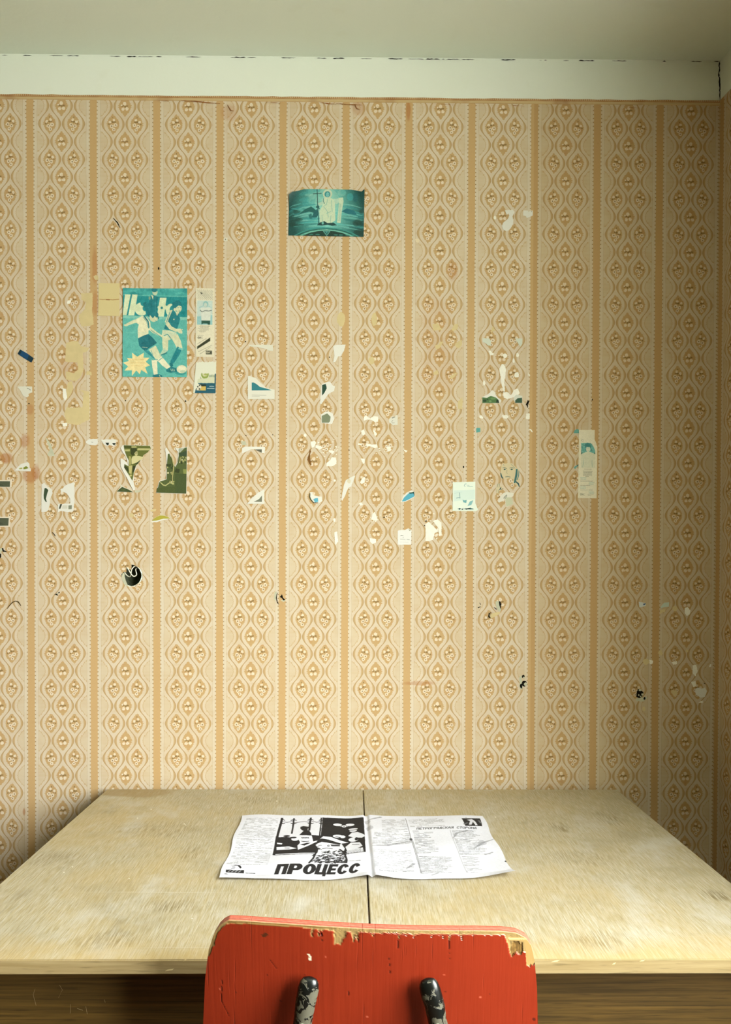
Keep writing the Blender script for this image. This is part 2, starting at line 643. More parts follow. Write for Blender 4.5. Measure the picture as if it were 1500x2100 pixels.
# ------------------------------------------------------------------ the setting
SOCKET = topx('M', [(530, 620), (560, 585), (590, 562), (640, 572), (636, 460), (668, 490), (700, 505), (750, 535), (752, 400), (790, 405), (830, 430),
                    (920, 480), (965, 520), (990, 570), (996, 640), (995, 700), (960, 780), (880, 835), (800, 890), (740, 880), (690, 890),
                    (640, 872), (600, 850), (565, 790), (542, 740), (530, 680)])
sock3 = [wallp(*p) for p in SOCKET]
sc_ = np.mean(sock3, axis=0)
RX0, RX1 = -2.5, CORNER_X
wall_back = bm_obj('wall_back', holed([(RX0, 0.0), (RX1, 0.0), (RX1, CEIL_Z), (RX0, CEIL_Z)],
                                      [[(sc_[0] + 0.0262 * math.cos(a), sc_[2] + 0.0262 * math.sin(a)) for a in np.linspace(0, 2 * math.pi, 24, False)]],
                                      lambda p: (p[0], 0, p[1])), M_BAND)
tag(wall_back, 'back wall with striped floral wallpaper below a bare whitewashed band', kind='structure')

# wallpaper sheets: the seam runs down the stripe near the right
hole_loop = [(q[0], q[2]) for q in sock3]
px_seam = wallp(1086, 1000)[0]
pat_uv = lambda co: ((co.x - STRIPE_X) / PAT_P * 128.0, (co.z - MOTIF_Z) / PAT_V * 71.9)
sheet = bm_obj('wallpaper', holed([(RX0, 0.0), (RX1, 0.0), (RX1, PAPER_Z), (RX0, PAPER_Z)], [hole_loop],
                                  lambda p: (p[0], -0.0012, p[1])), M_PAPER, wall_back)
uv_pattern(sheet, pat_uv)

# cup behind the torn hole
bm = bmesh.new()
N = 28
rings = []
for r, y in ((0.0262, 0.0), (0.0275, 0.012), (0.0265, 0.04), (0.022, 0.046)):
    rings.append([bm.verts.new((sc_[0] + r * math.cos(2 * math.pi * i / N) + 0.0012 * random.uniform(-1, 1), y + 0.002 * random.uniform(0, 1) * (y > 0),
                                sc_[2] + r * math.sin(2 * math.pi * i / N) + 0.0012 * random.uniform(-1, 1))) for i in range(N)])
for a, b in zip(rings, rings[1:]):
    for i in range(N):
        bm.faces.new((a[i], a[(i + 1) % N], b[(i + 1) % N], b[i]))
cv = bm.verts.new((sc_[0], 0.044, sc_[2]))
for i in range(N):
    bm.faces.new((rings[-1][i], rings[-1][(i + 1) % N], cv))
bm_obj('socket_hole', bm, M_BOX, wall_back)
# bare plaster rim where the wallpaper has come away at the left of the hole
rim = [wallp(*p, 0.0010) for p in topx('M', [(530, 680), (545, 745), (600, 850), (690, 890), (650, 820), (620, 740), (600, 660), (600, 600), (560, 585)])]
mesh_obj('plaster_rim', rim, [range(len(rim))], M_PLASTER, wall_back)


# wallpaper border strip along the top
def mat_border():
    mt, b = new_mat('wallpaper_border', 0.85, 0.2)
    ob = coords()
    pos = node('ShaderNodeSeparateXYZ')
    wire(ob, pos.inputs[0])
    X, Z = E(pos.outputs[0]), E(pos.outputs[2])
    z = (Z - PAPER_Z) / 0.00119            # photograph px below the top edge, negative
    dots = (((X / 0.0046).fract() - 0.5).abs()).lt(0.22) * (z + 1.6).abs().lt(1.4)
    n, nb = noise(coords(scale=(40, 1, 200)), 1, 3), noise(ob, 7, 4)
    c = mixc(step(n, 0.4, 0.65), lin((186, 138, 82)), lin((208, 166, 108)))
    c = mixc((z + 7.5).abs().lt(2.4), c, lin((222, 196, 140)))
    c = mixc(dots * 0.8, c, lin((232, 214, 168)))
    c = mixc(step(nb, 0.52, 0.66) * 0.6, c, lin((156, 92, 46)))
    c = mixc(1.0, c, (.72, .70, .74), 'MULTIPLY')
    wire(c, b.inputs['Base Color'])
    return mt


M_BORDER = mat_border()
xs = np.linspace(RX0, RX1, 160)
vv, ff = [], []
for i, x in enumerate(xs):
    j = random.uniform(-1, 1) * 0.0008
    vv += [(x, -0.0012, PAPER_Z + 0.0006 + j), (x, -0.0030, PAPER_Z - 0.0006 + j), (x, -0.0028, PAPER_Z - 0.0105), (x, -0.0012, PAPER_Z - 0.012)]
    if i:
        k = 4 * i
        for q in range(3):
            ff.append((k - 4 + q, k + q, k + q + 1, k - 3 + q))
mesh_obj('border_strip', vv, ff, M_BORDER, wall_back)

# right wall with its window opening, a plane splayed from the corner
Y_REAR = -4.2
rw = lambda p: (rx(p[0]), p[0], p[1])
win = [(WIN_Y0, WIN_Z0), (WIN_Y1, WIN_Z0), (WIN_Y1, WIN_Z1), (WIN_Y0, WIN_Z1)]
wall_right = bm_obj('wall_right', holed([(Y_REAR, 0), (0, 0), (0, CEIL_Z), (Y_REAR, CEIL_Z)], [win], rw), M_BAND)
tag(wall_right, 'right wall with the same striped wallpaper meeting the back wall', kind='structure')
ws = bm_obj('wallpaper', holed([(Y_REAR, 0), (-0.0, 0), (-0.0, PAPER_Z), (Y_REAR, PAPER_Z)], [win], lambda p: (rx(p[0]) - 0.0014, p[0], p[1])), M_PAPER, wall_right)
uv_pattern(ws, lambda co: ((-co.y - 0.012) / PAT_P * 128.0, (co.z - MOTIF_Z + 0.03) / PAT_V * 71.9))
# deep reveals and the casement outside the picture
bm = bmesh.new()
D = 0.14
for (a, b) in zip(win, win[1:] + win[:1]):
    p, q = rw(a), rw(b)
    bm.faces.new([bm.verts.new(v) for v in (p, q, (q[0] + D, q[1], q[2]), (p[0] + D, p[1], p[2]))])
bm_obj('window_reveal', bm, M_BAND, wall_right)
window_1 = bpy.data.objects.new('window_1', None)
link(window_1)
tag(window_1, 'white casement window in the right wall that lights the room', kind='structure')
bm = bmesh.new()
_x = rx((WIN_Y0 + WIN_Y1+ 0) / 2) + 0.07
rot = Matrix.Translation((_x, (WIN_Y0 + WIN_Y1) / 2, 0)) @ Matrix.Rotation(math.atan(SPLAY), 4, 'Z')
w2 = (WIN_Y1 - WIN_Y0) / 2 * 1.003
for (y0, y1, z0, z1) in ((-w2, w2, WIN_Z0, WIN_Z0 + .06), (-w2, w2, WIN_Z1 - .06, WIN_Z1), (-w2, -w2 + .06, WIN_Z0, WIN_Z1), (w2 - .06, w2, WIN_Z0, WIN_Z1),
                         (-.035, .035, WIN_Z0, WIN_Z1)):
    add_box(bm, -.03, .03, y0, y1, z0, z1, 0.004, rot)
bm_obj('window_frame', bm, M_FRAME, window_1)

# rest of the room
XR = rx(Y_REAR)
ceiling = mesh_obj('ceiling', [(RX0, 0, CEIL_Z), (RX1, 0, CEIL_Z), (XR, Y_REAR, CEIL_Z), (RX0, Y_REAR, CEIL_Z)], [(0, 1, 2, 3)], M_CEIL)
tag(ceiling, 'flat greyish whitewashed ceiling', kind='structure')
floor = mesh_obj('floor', [(RX0, 0, 0), (RX1, 0, 0), (XR, Y_REAR, 0), (RX0, Y_REAR, 0)], [(3, 2, 1, 0)], M_FLOOR)
tag(floor, 'brown painted floor under the table', kind='structure')
wl = mesh_obj('wall_left', [(RX0, 0, 0), (RX0, Y_REAR, 0), (RX0, Y_REAR, CEIL_Z), (RX0, 0, CEIL_Z)], [(0, 1, 2, 3)], M_DIM)
tag(wl, 'left wall of the room outside the view', kind='structure')
wr = mesh_obj('wall_rear', [(RX0, Y_REAR, 0), (XR, Y_REAR, 0), (XR, Y_REAR, CEIL_Z), (RX0, Y_REAR, CEIL_Z)], [(0, 1, 2, 3)], M_DIM)
tag(wr, 'rear wall of the room behind the viewpoint', kind='structure')


# cracks: flat ragged strips painted with the gaps' shade, along ceiling joint and corner
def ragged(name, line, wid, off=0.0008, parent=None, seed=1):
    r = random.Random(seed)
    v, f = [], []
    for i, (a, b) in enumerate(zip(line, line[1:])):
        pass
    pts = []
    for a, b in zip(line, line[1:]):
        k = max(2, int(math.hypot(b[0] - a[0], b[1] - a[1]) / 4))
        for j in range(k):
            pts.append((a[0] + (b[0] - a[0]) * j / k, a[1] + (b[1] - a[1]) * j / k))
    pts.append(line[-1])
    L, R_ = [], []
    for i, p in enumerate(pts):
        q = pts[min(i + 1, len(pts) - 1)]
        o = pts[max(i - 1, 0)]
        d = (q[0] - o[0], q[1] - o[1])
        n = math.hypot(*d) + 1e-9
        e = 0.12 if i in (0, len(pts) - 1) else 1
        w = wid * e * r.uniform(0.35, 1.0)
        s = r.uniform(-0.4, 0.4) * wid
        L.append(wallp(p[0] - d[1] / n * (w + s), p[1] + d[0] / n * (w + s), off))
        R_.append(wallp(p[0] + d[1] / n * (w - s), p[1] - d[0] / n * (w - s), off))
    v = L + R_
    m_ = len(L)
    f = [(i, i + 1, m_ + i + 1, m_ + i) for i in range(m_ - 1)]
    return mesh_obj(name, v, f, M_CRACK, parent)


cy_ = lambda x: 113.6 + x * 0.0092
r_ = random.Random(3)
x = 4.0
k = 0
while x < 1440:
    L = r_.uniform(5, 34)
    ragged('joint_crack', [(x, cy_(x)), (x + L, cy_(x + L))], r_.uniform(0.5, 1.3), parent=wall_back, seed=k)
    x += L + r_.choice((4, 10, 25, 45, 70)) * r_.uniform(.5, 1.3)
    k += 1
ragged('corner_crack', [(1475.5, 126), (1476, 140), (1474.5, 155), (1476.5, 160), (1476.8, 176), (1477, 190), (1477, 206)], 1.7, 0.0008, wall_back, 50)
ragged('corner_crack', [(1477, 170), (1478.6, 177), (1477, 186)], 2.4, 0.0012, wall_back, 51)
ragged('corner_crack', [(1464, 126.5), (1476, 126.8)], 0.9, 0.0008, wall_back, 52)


# ------------------------------------------------------------------ things stuck on and torn off the back wall
def plate(name, outline, mat, parent, off, thick, tilt=(0, 0), colour=None, prints=(), curl=None):
    """one sheet with real thickness: outline in photograph px, front face `off` before the wall, printed faces on it"""
    c = np.mean([wallp(*p) for p in outline], axis=0)

    def at(p, extra=0.0):
        q = wallp(*p)
        h = off + extra + tilt[0] * (q[0] - c[0]) + tilt[1] * (q[2] - c[2])
        if curl:
            h += curl(q[0] - c[0], q[2] - c[2])
        h = max(h, 0.0014 + extra)
        q = wallp(p[0], p[1], h)
        return q
    V, Fc, Cc = [], [], []
    n = len(outline)
    front = [at(p) for p in outline]
    back = [q + np.array([0, min(thick, -q[1] - 0.0012), 0]) for q in front]
    V += front + back
    area = sum(outline[i][0] * outline[(i + 1) % n][1] - outline[(i + 1) % n][0] * outline[i][1] for i in range(n))
    ff = list(range(n))
    Fc.append(ff if area < 0 else ff[::-1])
    for i in range(n):
        j = (i + 1) % n
        Fc.append((i, j, n + j, n + i))
    base = lin(colour) if colour is not None else np.array((.8, .8, .8))
    Cc = [base] * len(Fc)
    for k, (poly, pc) in enumerate(prints):
        s = len(V)
        V += [at(p, 0.00012 + 0.00004 * k) for p in poly]
        ar = sum(poly[i][0] * poly[(i + 1) % len(poly)][1] - poly[(i + 1) % len(poly)][0] * poly[i][1] for i in range(len(poly)))
        idx = list(range(s, len(V)))
        Fc.append(idx if ar < 0 else idx[::-1])
        Cc.append(lin(pc))
    return mesh_obj(name, V, Fc, mat, parent, cols=Cc)


WHITE, OFFW, MINT = (240, 238, 224), (232, 229, 208), (222, 228, 208)
_k = [100]


def scrap(name, label, crop, outline, colour, prints=(), rough=0.25, thick=0.0005, off=0.0021, tilt=(0, 0), cat='paper scrap', mat=None, curl=None, group=None):
    _k[0] += 1
    out = topx(crop, outline)
    if rough:
        out = roughen(out, rough, 2.2, _k[0])
    pr = [(topx(crop, p), c) for p, c in prints]
    o = plate(name, out, mat or M_PRINT, None, off, thick, tilt, colour, pr, curl)
    return tag(o, label, cat, group)


def mark(name, crop, outline, mat, rough=0.4, off=0.0016, thick=0.0003, colour=None, parent=None):
    _k[0] += 1
    out = roughen(topx(crop, outline), rough, 1.8, _k[0])
    return plate(name, out, mat, parent or wall_back, off, thick, (0, 0), colour)


def blob(cx, cyy, rx_, ry_=None, n=12, seed=0):
    r = random.Random(seed + int(cx * 7 + cyy))
    ry_ = ry_ or rx_
    return [(cx + rx_ * math.cos(2 * math.pi * i / n) * r.uniform(.85, 1.12), cyy + ry_ * math.sin(2 * math.pi * i / n) * r.uniform(.85, 1.12)) for i in range(n)]


def stroke(pts, w):
    """ribbon polygon along a polyline"""
    L, R_ = [], []
    n = len(pts)
    for i in range(n):
        a, b = pts[max(i - 1, 0)], pts[min(i + 1, n - 1)]
        d = (b[0] - a[0], b[1] - a[1])
        l = math.hypot(*d) + 1e-9
        ww = w[i] if hasattr(w, '__len__') else w
        L.append((pts[i][0] - d[1] / l * ww / 2, pts[i][1] + d[0] / l * ww / 2))
        R_.append((pts[i][0] + d[1] / l * ww / 2, pts[i][1] - d[0] / l * ww / 2))
    return L + R_[::-1]


# --- brown streaks under the border strip (parts of the wall)
M_STREAK = mat_plain('streak_brown', (140, 88, 42), 0.9, 0.15, 200)
for a in ([(372, 208), (400, 209), (425, 212), (452, 214)], [(326, 208), (346, 209)], [(546, 211), (576, 213)], [(658, 212), (672, 214), (690, 215)], [(690, 214), (720, 216), (742, 217)], [(905, 215), (930, 217)],
          [(468, 217), (474, 228), (480, 229)], [(728, 215), (732, 224), (738, 226)], [(1052, 218), (1075, 219)], [(1290, 222), (1310, 223)]):
    plate('brown_streak', roughen(stroke(a, [.6] + [1.9] * (len(a) - 2) + [.6]), .4, 4, int(a[0][0])), M_STREAK, wall_back, 0.0033, 0.0002)

# --- peeled wallpaper: yellowish backing laid bare (parts of the wall)
PEELS = [
    ('C', [(835, 210), (950, 205), (950, 310), (945, 400), (955, 450), (960, 530), (900, 545), (840, 550), (820, 500), (815, 430), (870, 380), (885, 300), (840, 280)]),
    ('C', [(680, 720), (740, 700), (800, 700), (830, 750), (920, 770), (900, 800), (850, 820), (860, 990), (830, 1070), (780, 1110), (680, 1095), (680, 1010),
           (760, 1030), (805, 990), (795, 920), (740, 910), (700, 920), (670, 900)]),
    ('C', [(880, 1040), (900, 1000), (940, 1020), (940, 1050)]), ('C', [(920, 830), (940, 825), (938, 930), (925, 920)]),
    ('C', [(700, 1120), (740, 1110), (755, 1180), (720, 1260), (690, 1300), (680, 1200)]),
    ('C', [(690, 1370), (720, 1385), (850, 1375), (860, 1230), (820, 1200), (920, 1220), (920, 1500), (800, 1560), (690, 1540), (660, 1450)]),
    ('C', [(960, 40), (985, 20), (1010, 30), (1010, 70), (980, 75)]),
    ('S', [(360, 350), (420, 340), (450, 390), (470, 410), (370, 420)]), ('S', [(570, 410), (600, 350), (640, 345), (640, 400), (590, 425)]),
    ('S', [(610, 560), (680, 520), (685, 580), (650, 615), (615, 600)]), ('S', [(385, 580), (430, 570), (440, 545), (480, 540), (440, 610), (400, 630)]),
    ('S', [(540, 930), (600, 890), (640, 880), (580, 950)]), ('S', [(640, 1200), (690, 1150), (690, 1280), (640, 1280)]),
    ('S', [(1020, 370), (1050, 420), (1000, 440)]), ('S', [(370, 880), (420, 850), (430, 900), (380, 905)]),
    ('P', [(505, 345), (580, 335), (575, 370), (530, 385), (500, 410)]), ('P', blob(712, 330, 36)), ('P', [(470, 950), (520, 895), (545, 960), (520, 985)]),
    ('P', blob(310, 1070, 44)), ('P', blob(880, 920, 20)), ('P', [(660, 1470), (740, 1470), (750, 1520), (700, 1560), (665, 1510)]), ('P', blob(280, 1730, 24, 34)),
    ('D', [(890, 285), (912, 290), (910, 310), (895, 305)]), ('px', blob(700, 655, 8, 16)), ('px', blob(768, 655, 6, 14)), ('px', blob(762, 740, 6, 8)),
    ('F', [(410, 1205), (450, 1200), (475, 1240), (440, 1260), (410, 1250)]), ('F', [(680, 1160), (760, 1150), (740, 1180), (690, 1185)]),
]
for crop, poly in PEELS:
    mark('peeled_patch', crop, poly, M_PEEL, 0.7, 0.0015)

# --- white paper residue left by torn-off pictures (parts of the wall)
RESID = [
    ('C', [(645, 1180), (680, 1190), (690, 1280), (670, 1310), (650, 1280)]), ('C', [(690, 300), (700, 285), (735, 280), (725, 312), (695, 318)]),
    ('E', [(878, 55), (945, 52), (945, 95), (880, 97)]), ('E', [(1005, 1362), (1035, 1358), (1045, 1390), (1015, 1398)]),
    ('G', [(1140, 150), (1190, 140), (1204, 160), (1185, 215), (1150, 225)]), ('G', [(1200, 190), (1262, 200), (1285, 225), (1250, 240), (1195, 222)]), ('G', [(1375, 250), (1420, 258), (1410, 290), (1370, 278)]),
    ('G', [(1330, 400), (1370, 370), (1390, 335), (1440, 340), (1445, 410), (1400, 440), (1325, 440)]), ('G', blob(1075, 75, 18, 20)), ('G', blob(1425, 610, 14)), ('G', blob(1420, 1075, 14, 22)),
    ('H', [(790, 215), (820, 205), (870, 240), (920, 210), (975, 215), (975, 280), (940, 290), (880, 255), (830, 255), (790, 270)]),
    ('H', [(755, 400), (790, 380), (808, 430), (790, 458), (760, 440)]), ('H', [(905, 395), (930, 395), (962, 440), (938, 468)]),
    ('H', [(820, 555), (890, 575), (960, 570), (970, 615), (930, 620), (870, 595), (825, 600)]), ('H', [(715, 560), (765, 560), (760, 580), (720, 580)]),
    ('H', [(750, 750), (800, 755), (800, 810), (780, 825), (765, 790)]), ('H', [(765, 1080), (740, 1060), (770, 1010), (790, 985), (810, 1000), (800, 1060)]),
    ('H', [(725, 1330), (760, 1315), (780, 1340), (750, 1358)]), ('H', [(1300, 640), (1350, 650), (1330, 680)]),
    ('H', [(1080, 600), (1130, 600), (1140, 650), (1100, 665)]),
    ('Y', [(440, 230), (470, 200), (510, 320), (480, 330), (420, 305)]), ('Y', [(400, 570), (490, 580), (490, 630), (440, 655), (405, 620)]),
    ('I', [(365, 670), (400, 650), (440, 690), (500, 750), (460, 765), (440, 840), (365, 850)]), ('I', [(440, 640), (490, 625), (530, 660), (530, 780), (505, 800), (500, 720), (470, 680)]),
    ('J', [(370, 525), (400, 520), (440, 560), (465, 570), (450, 605), (400, 600)]), ('J', blob(665, 613, 40)), ('J', blob(890, 600, 28, 42)), ('J', blob(820, 700, 20, 46)),
    ('J', [(1090, 910), (1115, 960), (1110, 985), (1085, 965)]), ('J', [(850, 915), (900, 905), (918, 950), (905, 1000), (850, 1000), (830, 960)]), ('J', blob(290, 1100, 22, 46)),
    ('J', [(205, 1685), (245, 1680), (275, 1715), (270, 1740), (210, 1730)]), ('J', [(610, 1680), (700, 1675), (735, 1710), (700, 1740), (640, 1735)]),
    ('J', [(1045, 1650), (1110, 1650), (1105, 1750), (1040, 1740)]), ('J', [(1100, 1925), (1130, 1930), (1170, 1980), (1145, 1980)]),
    ('J', [(590, 800), (610, 760), (640, 765), (665, 800), (680, 860), (670, 990), (650, 1080), (665, 1250), (640, 1260), (600, 1120), (580, 950), (560, 850)]),
    ('J', [(630, 1270), (700, 1260), (770, 1320), (830, 1220), (890, 1200), (930, 1280), (900, 1310), (840, 1350), (780, 1370), (700, 1390), (640, 1360)]),
    ('px', [(686, 1092), (692, 1090), (694, 1110), (688, 1118)]),
    ('L', blob(190, 590, 36, 46)),
    ('P', [(850, 320), (890, 305), (930, 360), (915, 410), (880, 430), (850, 390)]), ('P', [(355, 1040), (405, 1055), (400, 1095), (360, 1105)]),
    ('P', [(670, 1075), (740, 1060), (740, 1105), (690, 1112)]), ('P', [(960, 1120), (1010, 1110), (1030, 1200), (1000, 1275), (960, 1230)]),
    ('P', [(935, 1350), (1000, 1340), (1010, 1410), (970, 1425)]), ('P', [(1040, 1640), (1100, 1612), (1100, 1645)]), ('P', [(1200, 1110), (1220, 1100), (1215, 1140), (1185, 1145)]),
]
for crop, poly in RESID:
    mark('paper_residue', crop, poly, M_RESID, 0.45, 0.0018, 0.0004)
# speckled residue on the two scraped places
for (cx, cyy, sx_, sy_, n) in ((672, 922, 22, 16, 46), (893, 1088, 16, 18, 34), (794, 918, 16, 12, 26), (770, 1063, 8, 12, 12)):
    for i in range(n):
        a, b_ = random.gauss(0, .55) * sx_, random.gauss(0, .55) * sy_
        mark('paper_fleck', 'px', blob(cx + a, cyy + b_, random.uniform(.6, 2.0), random.uniform(.5, 1.4), 6, i), M_RESID, 0.0, 0.0017, 0.0003)

# --- tears, plaster showing, nail holes (parts of the wall)
for crop, poly in (('E', [(640, 250), (690, 310), (715, 355), (770, 510), (740, 515), (680, 510), (665, 500), (700, 430), (675, 360)]),
                   ('O', [(455, 430), (520, 420), (545, 500), (548, 590), (510, 595), (470, 520)]), ('O', [(850, 1690), (890, 1650), (900, 1900), (860, 1870)]),
                   ('T', [(925, 270), (960, 240), (955, 340), (940, 390), (918, 370)]), ('T', [(1020, 380), (1100, 385), (1060, 410)]),
                   ('P', [(165, 1580), (240, 1575), (320, 1550), (325, 1580), (270, 1625), (165, 1622)]), ('P', blob(225, 1470, 24, 20)),
                   ('N', [(-8, 210), (40, 195), (45, 240), (0, 300)]), ('O', blob(885, 1830, 30, 40)), ('F', [(480, 915), (580, 905), (540, 935), (480, 940)]),
                   ('G', [(310, 150), (360, 140), (385, 185), (330, 190)])):
    mark('bare_plaster', crop, poly, M_PLASTER, 0.4, 0.0016)
for crop, poly in (('O', [(512, 425), (530, 430), (548, 470), (560, 475), (545, 490), (545, 560), (530, 530), (515, 470)]), ('O', [(420, 525), (450, 535), (485, 560), (470, 565)]),
                   ('O', [(187, 448), (200, 455), (218, 485), (208, 485)]), ('O', [(160, 530), (200, 512), (215, 520), (170, 545)]), ('O', blob(915, 1672, 24, 26)), ('O', blob(935, 1790, 48, 52)),
                   ('T', [(985, 255), (965, 300), (962, 350), (975, 410), (998, 455), (965, 420), (948, 350), (958, 290)]), ('T', [(1005, 330), (1030, 310), (1040, 285), (1055, 340), (1095, 380), (1060, 385), (1040, 350)]),
                   ('J', [(1038, 1485), (1058, 1445), (1075, 1400), (1085, 1425), (1110, 1420), (1095, 1450), (1075, 1490), (1078, 1520), (1068, 1550), (1058, 1510)]), ('P', [(172, 1560), (178, 1490), (200, 1450), (240, 1470), (272, 1500), (255, 1555), (210, 1580)]),
                   ('N', [(35, 200), (60, 200), (70, 235), (130, 265), (80, 262), (55, 265)]), ('N', [(0, 300), (25, 290), (25, 350), (5, 380)]), ('N', blob(1015, 960, 12)), ('N', [(935, 995), (975, 980), (1000, 1010)]),
                   ('px', blob(326, 551, 1.5, 3)), ('px', stroke([(233, 448), (242, 458), (247, 468)], [1, 2.5, .8])), ('px', blob(874, 1069, 1.4)), ('px', blob(871, 1078, 1.2)), ('px', blob(504, 701, 1.4)),
                   ('px', blob(788, 1061, 1.4)), ('px', blob(716, 923, 1.0)), ('px', blob(676, 733, 1.2)), ('px', blob(381, 823, 1.6)), ('px', blob(258, 822, 1.2)), ('px', blob(1215, 820, 1, 2)),
                   ('px', blob(951, 958, 1.4, 2.4)), ('px', stroke([(108, 1092), (112, 1096), (114, 1100)], 1.2)), ('px', blob(60, 828, 1.4)), ('P', [(1110, 1360), (1150, 1385), (1120, 1378)]),
                   ('px', blob(1322, 1432, 2.0, 3)), ('px', blob(560, 892, 1)), ('px', blob(505, 893, 1))):
    mark('nail_hole', crop, poly, M_CRACK, 0.3, 0.0020, 0.0003)  # flat plates, the dark inside each hole is painted on
for crop, poly in (('O', blob(952, 1800, 26, 30)), ('O', blob(925, 1690, 14, 14)), ('P', blob(255, 1525, 15, 14)), ('P', blob(222, 1468, 18, 12)), ('P', blob(205, 1535, 9, 12)), ('P', blob(232, 1552, 10, 7)), ('N', blob(985, 970, 12))):
    mark('plaster_crumb', crop, poly, M_PLASTER, 0.2, 0.0026, 0.0004)
mark('scorched_edge', 'G', [(1130, 235), (1143, 260), (1132, 330), (1150, 420), (1140, 432), (1118, 400), (1098, 365), (1112, 320)], mat_plain('scorched_brown', (120, 84, 40), 0.9, 0.3, 300), 0.6, 0.0017)
# lifted wallpaper lips: arc at the left edge and the yellow curl on the right
mark('lifted_lip', 'N', stroke([(130, 1240), (170, 1180), (215, 1130), (270, 1105), (320, 1120), (365, 1185)], [4, 12, 16, 14, 18, 8]), M_APRON, 0.0, 0.0022, 0.0006)
mark('lifted_lip', 'O', [(362, 665), (385, 635), (410, 625), (510, 600), (540, 622), (470, 668), (400, 700), (372, 700)], M_PEEL, 0.2, 0.0050, 0.0008)
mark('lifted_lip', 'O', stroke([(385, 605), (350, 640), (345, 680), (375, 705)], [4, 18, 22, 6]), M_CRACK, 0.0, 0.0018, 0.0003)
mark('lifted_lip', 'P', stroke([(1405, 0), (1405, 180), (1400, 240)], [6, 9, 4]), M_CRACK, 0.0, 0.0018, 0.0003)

# --- cable ends in the hole
bm = bmesh.new()
w1 = [(595, 570, .004), (600, 610, .010), (640, 655, .012), (690, 672, .010), (725, 640, .006), (745, 590, .0), (765, 520, -.002), (795, 455, .004), (815, 445, .016), (818, 450, .034)]
w2_ = [(655, 475, .002), (690, 515, .0), (730, 585, .0), (760, 635, .002), (800, 665, .004), (850, 640, .004), (855, 600, .004), (828, 520, .008), (830, 485, .016), (850, 468, .034)]
for wpts in (w1, w2_):
    P3 = []
    for (a, b_, dpt) in wpts:
        q = wallp(*topx('M', [(a, b_)])[0])
        P3.append((q[0], dpt - 0.003, q[2]))
    sm = []
    for i in range(len(P3) - 1):
        p0, p1, p2, p3 = [Vector(P3[max(0, min(len(P3) - 1, j))]) for j in (i - 1, i, i + 1, i + 2)]
        for t_ in np.linspace(0, 1, 5, False):
            sm.append(0.5 * ((2 * p1) + (-p0 + p2) * t_ + (2 * p0 - 5 * p1 + 4 * p2 - p3) * t_ ** 2 + (-p0 + 3 * p1 - 3 * p2 + p3) * t_ ** 3))
    sm.append(Vector(P3[-1]))
    tube(bm, sm, 0.00125, 8)
cable = bm_obj('electric_cable', bm, M_WIRE, None, True)
tag(cable, 'two looped white cable ends sticking out of the torn round hole in the wall', 'cable')

# --- torn scraps (things)
T1, G1, OL = (46, 132, 140), (52, 92, 62), (112, 122, 62)
scrap('yellow_card', 'blank yellowish paper card with a brown crease, left of the football poster', 'C', [(1015, 105), (1230, 108), (1228, 270), (1228, 445), (1010, 440), (1013, 270)],
      (228, 210, 152), [(stroke([(1022, 272), (1060, 275), (1110, 272), (1160, 278), (1225, 272)], [5, 6, 4, 7, 6]), (188, 140, 82)), (stroke([(1090, 276), (1130, 278)], 7), (160, 104, 58))], 0.0)
scrap('tape_piece', 'slanting piece of dark blue tape on the far left of the wall', 'C', [(210, 785), (285, 828), (350, 875), (325, 920), (255, 878), (185, 830)], (20, 72, 110),
      [([(210, 785), (232, 798), (205, 842), (185, 830)], (12, 48, 62)), ([(300, 842), (350, 875), (325, 920), (282, 892)], (14, 50, 66))], 0.0, cat='tape', mat=M_GLOSS)
scrap('paper_scrap', 'torn white scrap with a short black stroke below the blue tape', 'C', [(180, 1165), (260, 1163), (332, 1165), (335, 1225), (295, 1240), (298, 1262), (280, 1277), (240, 1260), (215, 1210)],
      OFFW, [(stroke([(280, 1182), (300, 1190), (320, 1204)], 4), (60, 56, 46))], 0.25)
scrap('paper_scrap', 'narrow torn white strip above the postcard corner with the teal wedge', 'D', [(332, 128), (562, 130), (566, 190), (530, 186), (480, 165), (400, 150), (335, 142)], OFFW, (), 0.3, tilt=(0.02, 0.03))
scrap('postcard_corner', 'torn white postcard corner with a teal picture wedge and caption lines', 'D', [(322, 432), (338, 428), (400, 450), (440, 490), (500, 545), (580, 562), (580, 652), (322, 652)], (238, 235, 216),
      [([(360, 492), (380, 492), (410, 510), (440, 535), (500, 550), (552, 568), (360, 568)], T1), (stroke([(360, 612), (500, 616)], 3), (170, 168, 150)), (stroke([(360, 625), (436, 629)], 3), (180, 178, 160))],
      0.25, thick=0.0008, off=0.003, tilt=(0.02, 0))
scrap('paper_scrap', 'plain white scrap with a torn tail above the green and white strip', 'D', [(1142, 140), (1180, 130), (1262, 128), (1245, 190), (1215, 235), (1190, 240), (1170, 285), (1148, 300), (1142, 290), (1155, 230)], WHITE, (), 0.4)
scrap('paper_scrap', 'white torn strip with a dark green wedge on its left edge', 'D', [(1030, 510), (1075, 490), (1110, 485), (1140, 520), (1160, 530), (1150, 575), (1100, 600), (1060, 650), (1030, 698), (1015, 695)], WHITE,
      [([(1036, 515), (1070, 505), (1078, 530), (1080, 550), (1058, 592), (1036, 618)], (30, 72, 56))], 0.4, tilt=(0.03, 0), off=0.0026)
scrap('paper_scrap', 'grey-green five-sided picture scrap with a torn white border', 'D', [(1025, 800), (1060, 775), (1100, 770), (1140, 790), (1152, 840), (1130, 890), (1028, 880)], WHITE,
      [([(1033, 812), (1085, 788), (1118, 820), (1112, 865), (1098, 878), (1033, 878)], (132, 142, 112))], 0.35)
